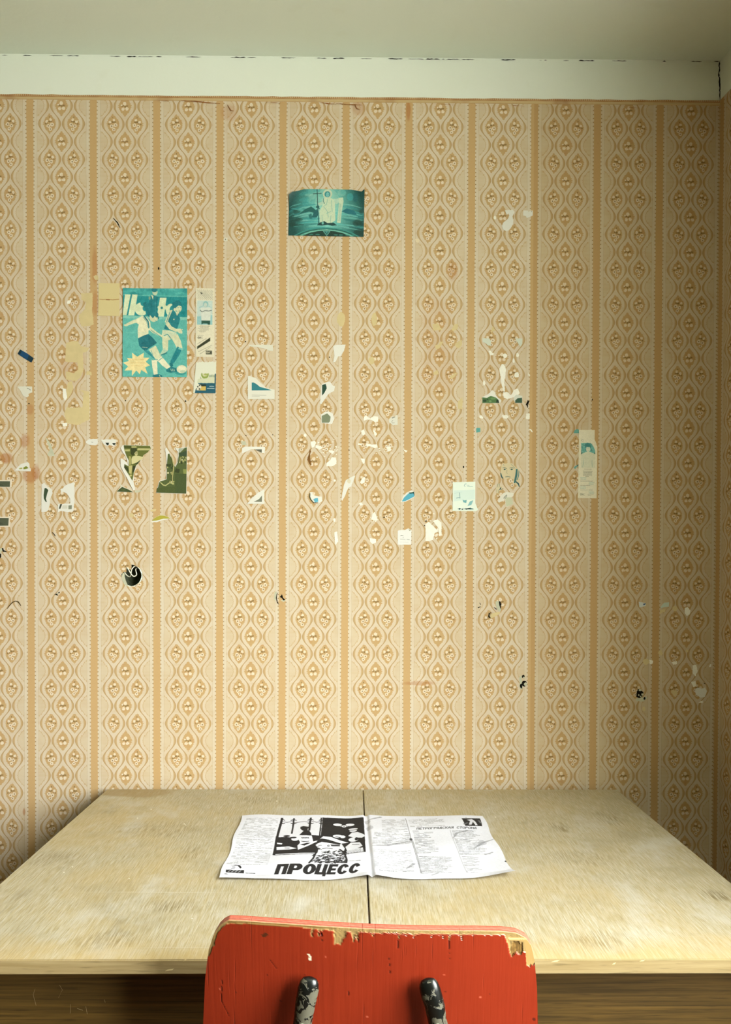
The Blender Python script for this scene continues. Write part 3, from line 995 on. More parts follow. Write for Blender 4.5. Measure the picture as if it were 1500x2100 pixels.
scrap('paper_scrap', 'small eye-shaped white scrap left of the scrap with two black dots', 'E', [(1200, 320), (1220, 298), (1245, 283), (1300, 275), (1365, 275), (1374, 315), (1365, 350), (1340, 365), (1280, 360), (1225, 345)], WHITE,
      [(stroke([(1280, 318), (1295, 324), (1308, 320)], 5), (130, 128, 110))], 0.2)
scrap('paper_scrap', 'small white triangle with two olive green spots at the left', 'E', [(210, 718), (250, 672), (300, 625), (390, 600), (415, 620), (418, 680), (435, 690), (432, 728)], WHITE,
      [([(268, 692), (290, 678), (316, 675), (318, 695), (275, 698)], (178, 180, 90)), ([(332, 700), (335, 672), (350, 668), (370, 655), (395, 672), (404, 684), (370, 695)], (128, 138, 40))], 0.2)
for yy, h, lab in ((848, 106, 'dark grey-green photo with a white border, upper of two at the left picture edge'), (1360, 146, 'dark grey-green photo with a white border, lower of two at the left picture edge')):
    scrap('photo_print', lab, 'E', [(-260, yy + 4), (168 - (yy > 1000) * 24, yy + 2), (165 - (yy > 1000) * 24, yy + h - 2), (-260, yy + h - 4)], (238, 226, 200),
          [([(-250, yy + 16), (146 - (yy > 1000) * 18, yy + 20), (142 - (yy > 1000) * 20, yy + h - 8 - (yy > 1000) * 12), (-250, yy + h - 14)], (84, 92, 70)),
           ([(-250, yy + h * .55), (20, yy + h * .55), (60, yy + h * .75), (-250, yy + h * .8)], (72, 80, 60))], 0.0, cat='photo')
scrap('paper_scrap', 'torn white strip with a long dark green lens shape, left of the grey stamp scrap', 'E', [(590, 905), (620, 890), (660, 935), (720, 970), (742, 1030), (720, 1080), (700, 1120), (702, 1180), (680, 1270), (650, 1295), (582, 1295)], WHITE,
      [([(628, 965), (650, 960), (682, 990), (665, 1040), (648, 1110), (662, 1162), (640, 1150), (618, 1110), (615, 1060)], (56, 78, 54))], 0.35, tilt=(0.02, 0))
scrap('paper_scrap', 'hook-shaped white scrap with a small grey stamp at its foot', 'E', [(850, 975), (885, 965), (905, 935), (960, 905), (1045, 882), (1042, 1180), (1032, 1280), (960, 1300), (860, 1280), (815, 1298), (815, 1188), (985, 1178), (985, 1110), (940, 1040), (880, 1010), (862, 1040)], WHITE,
      [([(846, 1188), (874, 1188), (850, 1252), (828, 1250), (838, 1215)], (70, 74, 58)), ([(962, 1205), (1010, 1200), (1008, 1255), (962, 1258)], (138, 142, 118)), ([(880, 1200), (950, 1202), (948, 1250), (870, 1250)], (222, 220, 200))], 0.3)
scrap('paper_scrap', 'white scrap with two small black triangles like eyes', 'F', [(45, 262), (140, 258), (235, 258), (242, 320), (205, 350), (165, 325), (135, 345), (90, 330)], WHITE,
      [([(105, 300), (152, 300), (146, 330), (126, 334)], (24, 38, 28)), ([(190, 305), (238, 305), (232, 325), (210, 332)], (24, 38, 28))], 0.3)
scrap('photo_scrap', 'Y-shaped olive photo scrap showing a pale shirted figure', 'F', [(330, 330), (675, 340), (692, 380), (640, 430), (595, 460), (560, 520), (520, 575), (500, 610), (470, 700), (465, 800), (485, 900), (465, 915), (430, 850),
                                                                              (380, 750), (330, 660), (300, 590), (300, 500), (345, 520), (380, 560), (395, 590), (370, 480), (330, 430), (300, 370)], WHITE,
      [([(340, 334), (675, 342), (690, 380), (640, 430), (595, 460), (560, 520), (520, 575), (492, 600), (470, 690), (452, 790), (410, 720), (345, 620), (350, 575), (402, 602), (405, 530), (375, 470), (350, 400)], (104, 112, 48)),
       ([(345, 340), (500, 345), (500, 372), (345, 372)], (72, 82, 34)), ([(520, 372), (688, 374), (672, 398), (512, 398)], (196, 192, 128)), ([(430, 370), (505, 365), (512, 440), (450, 470), (430, 440)], (58, 68, 28)),
       ([(350, 390), (420, 385), (420, 412), (360, 412)], (190, 186, 120)), ([(440, 345), (505, 345), (505, 368), (440, 368)], (178, 176, 112)),
       (blob(502, 440, 22, 30), (206, 200, 140)), ([(486, 428), (520, 428), (520, 438), (486, 438)], (110, 108, 52)), ([(440, 512), (452, 480), (480, 468), (540, 470), (592, 488), (560, 522), (512, 555), (442, 578)], (222, 214, 156)),
       ([(405, 470), (436, 480), (436, 580), (412, 590)], (176, 170, 100)), ([(404, 596), (452, 590), (440, 706), (412, 692)], (200, 192, 124)), ([(352, 590), (398, 622), (402, 680), (350, 622)], (54, 64, 28)),
       ([(460, 600), (500, 592), (478, 660), (452, 690)], (48, 58, 26)), (blob(430, 722, 18, 14), (196, 190, 120)), ([(520, 548), (556, 520), (520, 572), (470, 582)], (60, 70, 32))], 0.25, tilt=(-0.015, 0.0), off=0.0025)
scrap('photo_scrap', 'dark green triangular photo corner at the foot of the Y-shaped scrap', 'F', [(250, 928), (270, 900), (296, 868), (300, 825), (322, 860), (400, 892), (468, 934)], (226, 222, 196),
      [([(252, 926), (275, 902), (320, 868), (400, 900), (462, 934)], (66, 82, 44)), ([(300, 905), (330, 885), (370, 905), (340, 918)], (84, 98, 56))], 0.2)
spk = [([(860, 560), (888, 470)], 0)]
pr = [([(905, 445), (925, 440), (960, 520), (1000, 615), (1030, 560), (1045, 470), (1045, 385), (1150, 360), (1142, 952), (760, 942), (800, 800), (890, 770), (896, 560)], (86, 100, 52)),
      ([(1055, 440), (1150, 400), (1150, 470), (1060, 470)], (58, 78, 52)), ([(1050, 372), (1120, 372), (1060, 430), (1045, 425)], (176, 184, 160)), ([(1000, 700), (1146, 700), (1142, 950), (1000, 948)], (72, 88, 46)),
      ([(770, 880), (1000, 860), (1000, 945), (760, 942)], (78, 92, 44)), ([(1010, 630), (1060, 640), (1050, 690), (990, 680)], (54, 66, 32)), ([(1100, 640), (1148, 640), (1146, 700), (1106, 700)], (140, 148, 80)),
      ([(890, 575), (950, 575), (940, 612), (890, 605)], (52, 66, 30))]
rs = random.Random(5)
for i in range(34):
    t_ = rs.random()
    if t_ < .5:
        p = (rs.uniform(1040, 1140), rs.uniform(480, 560))
    elif t_ < .8:
        p = (rs.uniform(900, 980), rs.uniform(600, 720))
    else:
        p = (rs.uniform(900, 1010), rs.uniform(790, 830))
    pr.append((blob(p[0], p[1], rs.uniform(7, 15), rs.uniform(7, 15), 7, i), rs.choice(((214, 208, 160), (186, 184, 120), (160, 160, 92), (56, 70, 34)))))
pr.append((stroke([(810, 810), (850, 845), (880, 850), (930, 815), (975, 830)], [12, 16, 14, 14, 10]), (196, 194, 128)))
pr.append((stroke([(955, 480), (985, 600), (965, 760), (970, 800)], [12, 14, 12, 10]), (182, 176, 112)))
scrap('photo_scrap', 'olive crowd photo torn to a V with dark lower right corner', 'F', [(870, 378), (890, 365), (920, 420), (960, 510), (1000, 612), (1030, 540), (1040, 430), (1000, 370), (1060, 370), (1155, 355), (1145, 955), (755, 945), (795, 790), (885, 765), (890, 560), (880, 440)], WHITE, pr, 0.2, off=0.0025)
scrap('paper_scrap', 'yellow-green crescent of glossy paper with a white lower rim', 'F', [(690, 1315), (740, 1260), (800, 1230), (860, 1232), (910, 1252), (945, 1278), (850, 1288), (760, 1320)], WHITE,
      [([(700, 1304), (740, 1262), (800, 1232), (860, 1234), (910, 1254), (942, 1274), (850, 1274), (760, 1298)], (186, 176, 64))], 0.15)
scrap('paper_scrap', 'white photo corner with a dark triangle above the plain medallion', 'G', [(330, 225), (360, 208), (600, 210), (595, 290), (560, 284), (520, 255), (480, 240), (440, 240), (360, 275), (325, 290)], WHITE,
      [([(480, 243), (562, 241), (561, 281), (530, 265)], (104, 104, 84))], 0.25)
scrap('paper_scrap', 'white triangular photo corner with a grey sail-shaped print', 'G', [(385, 885), (440, 820), (520, 750), (592, 715), (592, 885)], (236, 234, 218),
      [([(465, 860), (500, 845), (530, 828), (565, 785), (563, 862)], (122, 124, 104))], 0.25, tilt=(-0.02, 0))
scrap('paper_scrap', 'crumpled white scrap with a sky-blue spot', 'G', [(1130, 750), (1160, 745), (1165, 780), (1220, 795), (1270, 800), (1280, 850), (1240, 875), (1180, 880), (1150, 830), (1130, 810)], WHITE,
      [([(1170, 830), (1200, 818), (1226, 816), (1230, 860), (1192, 870)], (104, 186, 206)), (stroke([(1132, 760), (1128, 800), (1140, 835), (1175, 872), (1230, 872)], [10, 14, 12, 10, 6]), (98, 88, 54))], 0.4)
scrap('paper_scrap', 'slim white leaf-shaped strip slanting between two stripes', 'H', [(680, 970), (660, 1040), (635, 1085), (632, 1110), (590, 1130), (555, 1220), (515, 1295), (505, 1280), (515, 1190), (540, 1080), (560, 1030), (590, 1015), (640, 985)], WHITE,
      [(blob(600, 1045, 24, 30), (232, 222, 190))], 0.35)
scrap('paper_scrap', 'small square white scrap with grey scribbles right of the bow-shaped residue', 'H', [(1115, 250), (1150, 215), (1190, 222), (1205, 195), (1222, 200), (1225, 322), (1165, 326), (1115, 290)], (232, 230, 212),
      [(stroke([(1150, 235), (1190, 222)], 12), (150, 148, 128)), (stroke([(1165, 262), (1150, 280), (1155, 300), (1185, 298)], 6), (150, 150, 130))], 0.3)
scrap('paper_scrap', 'bright blue torn scrap with a dark green top edge', 'H', [(1258, 1312), (1278, 1290), (1290, 1240), (1340, 1190), (1400, 1160), (1442, 1180), (1440, 1245), (1380, 1280), (1320, 1310)], WHITE,
      [([(1278, 1302), (1305, 1255), (1362, 1200), (1436, 1194), (1436, 1240), (1372, 1275), (1318, 1300)], (92, 182, 204)), ([(1365, 1190), (1400, 1188), (1436, 1176), (1440, 1240), (1425, 1200), (1380, 1204)], (20, 74, 60))], 0.25, tilt=(0.03, 0.02))
ic = T1
scrap('postcard', 'pale blue greeting postcard with a small boat and teal leaves', 'I', [(645, 245), (875, 240), (875, 460), (905, 530), (880, 542), (642, 540)], (222, 232, 216),
      [([(655, 330), (870, 320), (870, 420), (655, 440)], (206, 224, 212)), (stroke([(785, 262), (768, 266), (762, 280), (772, 292)], 4), T1), (stroke([(785, 276), (815, 278)], 3), (110, 160, 156)), (stroke([(792, 288), (850, 290)], 4), (120, 166, 160)),
       (stroke([(715, 352), (718, 405)], 4), (40, 96, 110)), (stroke([(680, 410), (700, 404), (722, 408)], 5), (60, 120, 130)), ([(745, 425), (762, 432), (788, 428), (782, 458), (752, 452)], (104, 168, 170)), ([(820, 442), (855, 430), (835, 478), (795, 490)], (126, 180, 180)),
       (stroke([(695, 520), (710, 512), (705, 530), (730, 514), (735, 530), (752, 510), (745, 530)], 6), (50, 112, 110)), (stroke([(760, 520), (780, 512), (775, 528), (800, 516), (830, 508), (815, 524), (858, 520)], 6), (80, 140, 136)), (stroke([(660, 360), (740, 345)], 3), (180, 206, 198))],
      0.0, cat='postcard', mat=M_GLOSS)
scrap('picture_scrap', 'torn drawing of a face with teal eyes and hair', 'I', [(1142, 75), (1165, 55), (1250, 50), (1290, 90), (1320, 115), (1332, 150), (1318, 200), (1320, 240), (1332, 300), (1300, 280), (1270, 255), (1265, 215), (1220, 205), (1190, 215), (1150, 205), (1132, 165)], (224, 208, 164),
      [(stroke([(1155, 100), (1175, 94), (1198, 108)], 5), (70, 112, 104)), (blob(1176, 114, 12, 8), (92, 126, 116)), (blob(1176, 114, 5, 5), (34, 62, 58)), (stroke([(1225, 102), (1250, 94), (1275, 104)], 5), (70, 112, 104)), (blob(1248, 114, 13, 8), (92, 126, 116)), (blob(1248, 114, 5, 5), (34, 62, 58)),
       (stroke([(1200, 120), (1196, 150), (1206, 160)], 4), (140, 150, 124)), (stroke([(1182, 192), (1208, 188), (1236, 194)], 8), (128, 140, 120)), (stroke([(1300, 110), (1296, 170), (1282, 235), (1275, 255)], [16, 22, 20, 14]), (62, 116, 112)), (stroke([(1322, 125), (1318, 180), (1302, 225)], [6, 10, 8]), (92, 140, 130)),
       (stroke([(1136, 150), (1146, 190), (1160, 206)], [6, 12, 8]), (62, 112, 108)), (stroke([(1290, 240), (1315, 260), (1328, 296)], [12, 16, 6]), (44, 92, 92)), (stroke([(1155, 70), (1165, 62), (1170, 80)], 4), (150, 166, 146)), (stroke([(1240, 62), (1262, 80), (1285, 104)], 4), (140, 160, 140))], 0.2)
scrap('picture_scrap', 'tiny scrap of teal handwriting below the torn face', 'I', [(1085, 310), (1100, 268), (1120, 255), (1132, 280), (1150, 285), (1166, 310), (1145, 325), (1118, 335), (1112, 365), (1094, 350)], (226, 212, 170),
      [(stroke([(1098, 300), (1108, 262), (1124, 264), (1118, 300)], 4), (70, 112, 100)), (stroke([(1122, 325), (1140, 292), (1136, 320), (1162, 312)], 6), (46, 98, 92)), (stroke([(1096, 320), (1094, 350)], 3), (120, 140, 110)), (stroke([(1110, 322), (1112, 358)], 3), (120, 140, 110))], 0.2)
scrap('paper_scrap', 'white curved scrap with a grey fold below the torn face', 'I', [(1108, 445), (1120, 410), (1140, 380), (1165, 355), (1200, 345), (1270, 358), (1265, 385), (1248, 400), (1265, 465), (1220, 490), (1190, 500), (1180, 420), (1150, 440), (1120, 455)], (238, 234, 214),
      [([(1182, 400), (1248, 400), (1264, 465), (1220, 488), (1192, 496)], (212, 214, 178)), (stroke([(1165, 412), (1182, 390), (1198, 375)], 8), (140, 146, 122)), (stroke([(1175, 420), (1200, 385)], 4), (100, 108, 90))], 0.3, tilt=(0.02, 0.02))
scrap('paper_label', 'torn-topped white label with faint grey print on the middle stripe', 'I', [(80, 745), (90, 738), (110, 736), (150, 735), (190, 718), (222, 740), (220, 760), (218, 885), (80, 885)], (244, 243, 234),
      [(stroke([(104, 796), (120, 790), (140, 796)], [2, 7, 3]), (132, 136, 120)), (blob(136, 814, 4, 4), (150, 156, 140)), (stroke([(105, 828), (160, 832)], 9), (216, 216, 204)), (stroke([(172, 830), (202, 834)], 10), (200, 202, 190)), ([(190, 724), (216, 740), (200, 746)], (176, 180, 158)), (stroke([(100, 858), (190, 862)], 4), (228, 227, 216))], 0.15)
scrap('paper_scrap', 'pale mint torn scrap over a left bouquet, level with the mint triangle', 'J', [(262, 300), (380, 300), (400, 330), (422, 350), (410, 430), (360, 430), (310, 380), (262, 370)], MINT, (), 0.3)
scrap('paper_scrap', 'pale mint triangular scrap over a right bouquet', 'J', [(845, 300), (975, 305), (975, 400), (958, 425), (935, 445), (880, 360)], MINT, (), 0.25)
scrap('picture_scrap', 'mottled green foliage scrap with a white torn peak', 'J', [(258, 1350), (330, 1320), (400, 1270), (420, 1235), (440, 1230), (490, 1270), (490, 1310), (540, 1365), (595, 1400), (600, 1430), (562, 1465), (258, 1462)], WHITE,
      [([(258, 1358), (340, 1368), (372, 1350), (410, 1333), (500, 1362), (546, 1402), (562, 1460), (258, 1460)], (84, 124, 72)), (blob(300, 1420, 34, 24), (44, 76, 46)), (blob(450, 1380, 50, 22), (112, 152, 92)), ([(510, 1400), (545, 1402), (562, 1460), (505, 1455)], (34, 62, 40)), (blob(400, 1430, 24, 18), (122, 160, 104)), (blob(350, 1395, 18, 14), (56, 92, 56))], 0.25)
scrap('picture_scrap', 'dark green corner scrap with a white torn rim, beside the black nail hole', 'J', [(820, 1410), (835, 1340), (870, 1310), (975, 1330), (975, 1460), (850, 1462)], (228, 230, 212),
      [([(848, 1412), (890, 1376), (970, 1364), (972, 1458), (846, 1458)], (60, 96, 72))], 0.25)
scrap('paper_scrap', 'small turquoise square beside a stripe edge', 'J', [(148, 1918), (160, 1905), (222, 1905), (222, 1978), (150, 1992)], (98, 176, 166), (), 0.12)
scrap('paper_scrap', 'turquoise torn corner poking out at the top of the tall bookmark', 'K', [(310, 325), (335, 262), (390, 235), (436, 250), (436, 352), (345, 355)], (104, 168, 152), [([(310, 325), (345, 355), (436, 352), (436, 335), (340, 335)], (206, 204, 170))], 0.12)
scrap('paper_scrap', 'thin turquoise sliver beside the middle of the tall bookmark', 'K', [(315, 1150), (350, 1120), (390, 1100), (426, 1080), (424, 1112), (385, 1145), (345, 1195)], (112, 170, 160), [(stroke([(392, 1112), (424, 1090)], 18), (60, 84, 70))], 0.1)
scrap('paper_scrap', 'large white torn scrap shaped like a comma, high on the right', 'L', [(450, 395), (650, 390), (700, 440), (640, 560), (662, 640), (660, 740), (620, 820), (560, 900), (490, 935), (400, 890), (370, 800), (400, 720), (500, 640), (540, 590), (560, 530), (540, 485), (490, 515)], WHITE, (), 0.25)
scrap('paper_scrap', 'small white notched scrap on the stripe beside the comma-shaped scrap', 'L', [(920, 405), (1030, 405), (1050, 445), (1095, 415), (1160, 405), (1160, 530), (1090, 570), (1005, 595), (985, 550), (915, 530)], WHITE, [(blob(1128, 436, 12), (150, 146, 120))], 0.15)
scrap('paper_scrap', 'bluish white scrap with a blue speck on the lower right', 'P', [(205, 232), (305, 250), (300, 290), (215, 312)], (226, 234, 232), [([(262, 262), (300, 252), (304, 262), (278, 284)], (60, 92, 128))], 0.12)
scrap('paper_scrap', 'pale mint lens-shaped scrap on the stripe near the right corner', 'P', [(510, 302), (560, 245), (630, 240), (626, 300), (560, 308), (520, 320)], (204, 222, 204), (), 0.12)
scrap('paper_scrap', 'white heart-shaped scrap near the right corner', 'P', [(990, 1480), (1005, 1445), (1030, 1430), (1080, 1445), (1130, 1430), (1160, 1480), (1130, 1560), (1070, 1572), (1010, 1530)], WHITE, (), 0.3)
scrap('paper_scrap', 'tiny white square with a dot left of the teal haloed picture', 'px', [(459.5, 488), (467, 488), (467, 495), (459.5, 495)], OFFW, [(blob(463, 491.5, 1.2), (120, 110, 90))], 0.0)
scrap('paper_scrap', 'tiny cream flap on a stripe right of the teal haloed picture', 'px', [(852, 491), (858, 490), (861, 494), (858, 499), (853, 497)], (238, 222, 184), (), 0.0)


# ------------------------------------------------------------------ printed sheets: a fine grid with one ink colour per vertex
class Canvas:
    def __init__(self, x0, y0, x1, y1, nx, ny, ss=3, bg=(255, 255, 255)):
        self.nx, self.ny, self.ss = nx, ny, ss
        xs = x0 + (np.arange(nx * ss) + .5) * (x1 - x0) / (nx * ss)
        ys = y0 + (np.arange(ny * ss) + .5) * (y1 - y0) / (ny * ss)
        self.X, self.Y = np.meshgrid(xs, ys)
        self.C = np.ones(self.X.shape + (3,)) * np.array(bg, float)

    def poly(self, pts, c, a=1.0, pts2=None):
        m_ = self.mask(pts)
        if pts2 is not None:
            for q in pts2:
                m_ &= ~self.mask(q)
        self.C[m_] = self.C[m_] * (1 - a) + np.array(c, float) * a

    def mask(self, pts):
        P = np.array(pts, float)
        x0, y0 = P.min(0)
        x1, y1 = P.max(0)
        xs, ys = self.X[0], self.Y[:, 0]
        i0, i1 = np.searchsorted(xs, (x0, x1))
        j0, j1 = np.searchsorted(ys, (y0, y1))
        m_ = np.zeros(self.X.shape, bool)
        X, Y = self.X[j0:j1, i0:i1], self.Y[j0:j1, i0:i1]
        s = np.zeros(X.shape, bool)
        n = len(P)
        for k in range(n):
            (ax, ay), (bx, by) = P[k], P[(k + 1) % n]
            if ay == by:
                continue
            s ^= ((ay > Y) != (by > Y)) & (X < (bx - ax) * (Y - ay) / (by - ay) + ax)
        m_[j0:j1, i0:i1] = s
        return m_

    def ell(self, cx, cyy, a, b, c, alpha=1.0, rot=0.0):
        t_ = np.linspace(0, 2 * math.pi, 28, False)
        x, y = a * np.cos(t_), b * np.sin(t_)
        self.poly(np.stack([cx + x * math.cos(rot) - y * math.sin(rot), cyy + x * math.sin(rot) + y * math.cos(rot)], 1), c, alpha)

    def line(self, pts, w, c, a=1.0):
        for p, q, k in zip(pts, pts[1:], range(99)):
            w0 = w[k] if hasattr(w, '__len__') else w
            w1_ = w[k + 1] if hasattr(w, '__len__') else w
            self.poly(stroke([p, q], [w0, w1_]), c, a)
            self.ell(q[0], q[1], w1_ / 2, w1_ / 2, c, a)

    def noise(self, amp, cell, seed=0):
        r = np.random.default_rng(seed)
        h, w = self.X.shape
        g = r.normal(0, 1, (h // cell + 2, w // cell + 2))
        yi, xi = np.arange(h) / cell, np.arange(w) / cell
        a, b = yi.astype(int), xi.astype(int)
        fy, fx = (yi - a)[:, None], (xi - b)[None, :]
        v = (g[a][:, b] * (1 - fy) * (1 - fx) + g[a + 1][:, b] * fy * (1 - fx) + g[a][:, b + 1] * (1 - fy) * fx + g[a + 1][:, b + 1] * fy * fx)
        self.C += (v * amp)[..., None]

    def out(self):
        c = np.clip(self.C, 0, 255).reshape(self.ny, self.ss, self.nx, self.ss, 3)
        return lin(c.mean((1, 3)))


def grid_sheet(name, img, at, mat, parent=None, smooth=True):
    """img (ny,nx,3) row 0 = top; at(u,v) -> point, v = 0 at the top"""
    ny, nx = img.shape[:2]
    us, vs = (np.arange(nx)) / (nx - 1), (np.arange(ny)) / (ny - 1)
    Ug, Vg = np.meshgrid(us, vs)
    V = at(Ug, Vg).reshape(-1, 3)
    idx = np.arange(nx * ny).reshape(ny, nx)
    Q = np.stack([idx[:-1, :-1], idx[1:, :-1], idx[1:, 1:], idx[:-1, 1:]], -1).reshape(-1, 4)
    me = bpy.data.meshes.new(name)
    me.vertices.add(len(V))
    me.vertices.foreach_set('co', V.astype(np.float32).ravel())
    me.loops.add(Q.size)
    me.loops.foreach_set('vertex_index', Q.astype(np.int32).ravel())
    me.polygons.add(len(Q))
    me.polygons.foreach_set('loop_start', np.arange(0, Q.size, 4, dtype=np.int32))
    me.polygons.foreach_set('loop_total', np.full(len(Q), 4, dtype=np.int32))
    me.polygons.foreach_set('use_smooth', np.ones(len(Q), bool))
    me.update(calc_edges=True)
    me.materials.append(mat)
    paint_mesh(me, img.reshape(-1, 3), len(V))
    return link(bpy.data.objects.new(name, me), parent)


def wall_grid(crop, tl, tr, br, bl, lift, top=None, right=None):
    """bilinear quad on the wall from four crop points; top(u)/right(v) pull an edge in; lift(u,v) metres off the wall"""
    c = [np.array(p) for p in topx(crop, [tl, tr, br, bl])]

    def at(U_, V_):
        v = V_ if top is None else top(U_) + V_ * (1 - top(U_))
        u = U_ if right is None else U_ * right(v)
        px = ((1 - v)[..., None] * ((1 - u)[..., None] * c[0] + u[..., None] * c[1]) + v[..., None] * ((1 - u)[..., None] * c[3] + u[..., None] * c[2]))
        L = lift(u, v)
        a = wallp(*c[0])
        # invert the projection onto the wall for every vertex
        d = FW + RT * ((px[..., 0:1] - PPX) / F_PX) - UP * ((px[..., 1:2] - PPY) / F_PX)
        k = -CAM[1] / d[..., 1:2]
        q = CAM + d * k
        q[..., 1] = -L
        return q
    return at


# --- football poster
cv_ = Canvas(348, 178, 1083, 1185, 206, 282, 2, (92, 178, 168))
cv_.poly([(348, 178), (1083, 178), (1083, 265), (348, 250)], (66, 164, 160))
for i in range(26):
    cv_.ell(random.uniform(348, 1083), random.uniform(178, 250), random.uniform(15, 45), random.uniform(8, 30), random.choice(((40, 140, 140), (90, 182, 174), (52, 150, 148))), .6)
cv_.poly([(348, 262), (1083, 280), (1083, 505), (348, 490)], (24, 138, 142))
LET = (214, 224, 186)
cv_.poly([(372, 252), (436, 252), (392, 486), (348, 486)], LET)
cv_.poly([(455, 250), (515, 252), (478, 488), (410, 488)], LET)
cv_.ell(560, 415, 78, 74, LET)
cv_.ell(588, 350, 40, 34, (24, 138, 142)); cv_.ell(598, 408, 26, 30, (24, 138, 142)); cv_.poly([(590, 340), (650, 330), (640, 470), (610, 470)], (24, 138, 142))
cv_.poly([(770, 285), (845, 285), (815, 500), (735, 500)], LET); cv_.ell(800, 395, 58, 30, LET); cv_.ell(790, 400, 14, 14, (24, 138, 142))
cv_.ell(895, 425, 58, 72, LET); cv_.ell(915, 420, 34, 46, (24, 138, 142))
cv_.poly([(348, 488), (1083, 505), (1083, 540), (348, 520)], (150, 204, 186), .6)
DK, MD, SK = (20, 118, 126), (44, 140, 144), (212, 214, 176)
# man behind
cv_.poly([(660, 262), (700, 250), (748, 280), (742, 330), (735, 430), (700, 440), (645, 455), (620, 470), (575, 350), (605, 330), (640, 350)], DK)
cv_.ell(712, 222, 30, 38, (188, 204, 172)); cv_.ell(706, 200, 34, 22, DK); cv_.poly([(668, 255), (695, 262), (690, 310)], SK); cv_.ell(652, 290, 12, 20, (120, 150, 120))
# player in dark jersey
cv_.ell(965, 368, 56, 54, DK); cv_.ell(985, 405, 34, 44, SK); cv_.poly([(935, 330), (1010, 345), (1020, 385), (985, 372), (950, 400), (935, 440), (915, 400)], DK); cv_.ell(940, 420, 14, 18, SK)
cv_.line([(968, 400), (985, 398)], 6, DK); cv_.line([(1000, 398), (1012, 402)], 5, DK); cv_.line([(985, 436), (1002, 436)], 5, MD)
cv_.poly([(950, 440), (990, 450), (985, 478), (958, 490)], SK)
cv_.poly([(905, 425), (940, 440), (965, 492), (985, 460), (1002, 520), (985, 590), (958, 668), (816, 640), (838, 580), (870, 540), (850, 545)], (26, 124, 132))
cv_.poly([(880, 430), (915, 422), (872, 520), (852, 580), (826, 560)], SK); cv_.line([(885, 445), (845, 560)], 7, MD)
cv_.line([(850, 570), (890, 625), (955, 655), (1000, 650)], [44, 40, 34, 30], SK); cv_.ell(1000, 668, 30, 20, SK, 1, .4); cv_.line([(1000, 660), (1030, 645)], 8, SK); cv_.line([(1000, 680), (1022, 690)], 8, SK)
cv_.poly([(800, 650), (880, 655), (962, 682), (955, 716), (905, 745), (880, 768), (790, 720)], (206, 214, 182)); cv_.line([(815, 715), (860, 700), (895, 745)], 8, MD)
cv_.line([(835, 730), (832, 800), (835, 870)], [70, 68, 58], SK); cv_.line([(835, 870), (810, 905), (790, 925)], [54, 44, 34], (182, 206, 178)); cv_.line([(785, 935), (850, 910)], 12, DK)
cv_.line([(935, 715), (975, 790), (1000, 860)], [84, 78, 60], SK); cv_.line([(1000, 850), (960, 930), (915, 1010)], [60, 62, 46], (24, 128, 136)); cv_.line([(985, 855), (1025, 870)], 22, (120, 190, 180)); cv_.line([(895, 1020), (905, 1050)], 34, DK)
cv_.ell(930, 530, 8, 8, SK)
# player in pale jersey
cv_.line([(560, 535), (470, 560), (400, 592)], [48, 38, 28], SK); cv_.ell(385, 600, 24, 12, SK)
cv_.poly([(500, 530), (570, 490), (620, 510), (660, 560), (665, 620), (640, 660), (640, 695), (585, 715), (522, 745), (518, 640), (530, 590), (505, 575)], (226, 222, 186))
cv_.ell(700, 520, 46, 40, SK); cv_.ell(690, 472, 64, 44, DK, 1, .2); cv_.ell(640, 480, 14, 20, DK); cv_.poly([(655, 480), (690, 520), (712, 490), (735, 525), (745, 545), (700, 560), (650, 530)], SK); cv_.line([(735, 455), (752, 520)], 14, DK)
cv_.line([(715, 548), (738, 552)], 5, MD)
cv_.line([(590, 495), (635, 555), (650, 640)], [16, 16, 12], DK); cv_.line([(575, 502), (620, 560), (638, 630)], 5, MD)
cv_.line([(650, 625), (720, 680), (800, 728)], [34, 30, 22], SK); cv_.line([(665, 650), (790, 735)], 5, MD); cv_.line([(640, 640), (700, 690)], 6, (224, 222, 186))
cv_.poly([(522, 750), (585, 715), (640, 697), (690, 740), (738, 798), (700, 825), (640, 862), (618, 898), (575, 870), (535, 830)], (20, 110, 120)); cv_.line([(570, 845), (630, 852)], 5, SK)
cv_.line([(600, 880), (660, 920), (705, 960)], [20, 34, 30], MD)
cv_.line([(685, 850), (720, 910), (760, 975)], [90, 82, 66], SK); cv_.line([(670, 880), (690, 930)], 8, MD, .6)
cv_.line([(765, 970), (825, 1035), (880, 1085)], [68, 62, 44], (230, 226, 194)); cv_.line([(755, 1000), (800, 965)], 8, MD, .6); cv_.poly([(840, 1100), (900, 1065), (965, 1085), (968, 1125), (900, 1135), (850, 1125)], DK)
for q in (0, 18, 36):
    cv_.line([(895 + q, 1090), (905 + q, 1115)], 5, SK)
cv_.line([(708, 985), (714, 1060), (726, 1160)], [62, 58, 44], (230, 226, 194)); cv_.line([(680, 992), (745, 985)], 8, MD, .6); cv_.poly([(690, 1160), (755, 1150), (800, 1165), (800, 1185), (690, 1185)], DK); cv_.line([(765, 1160), (775, 1180)], 5, SK)
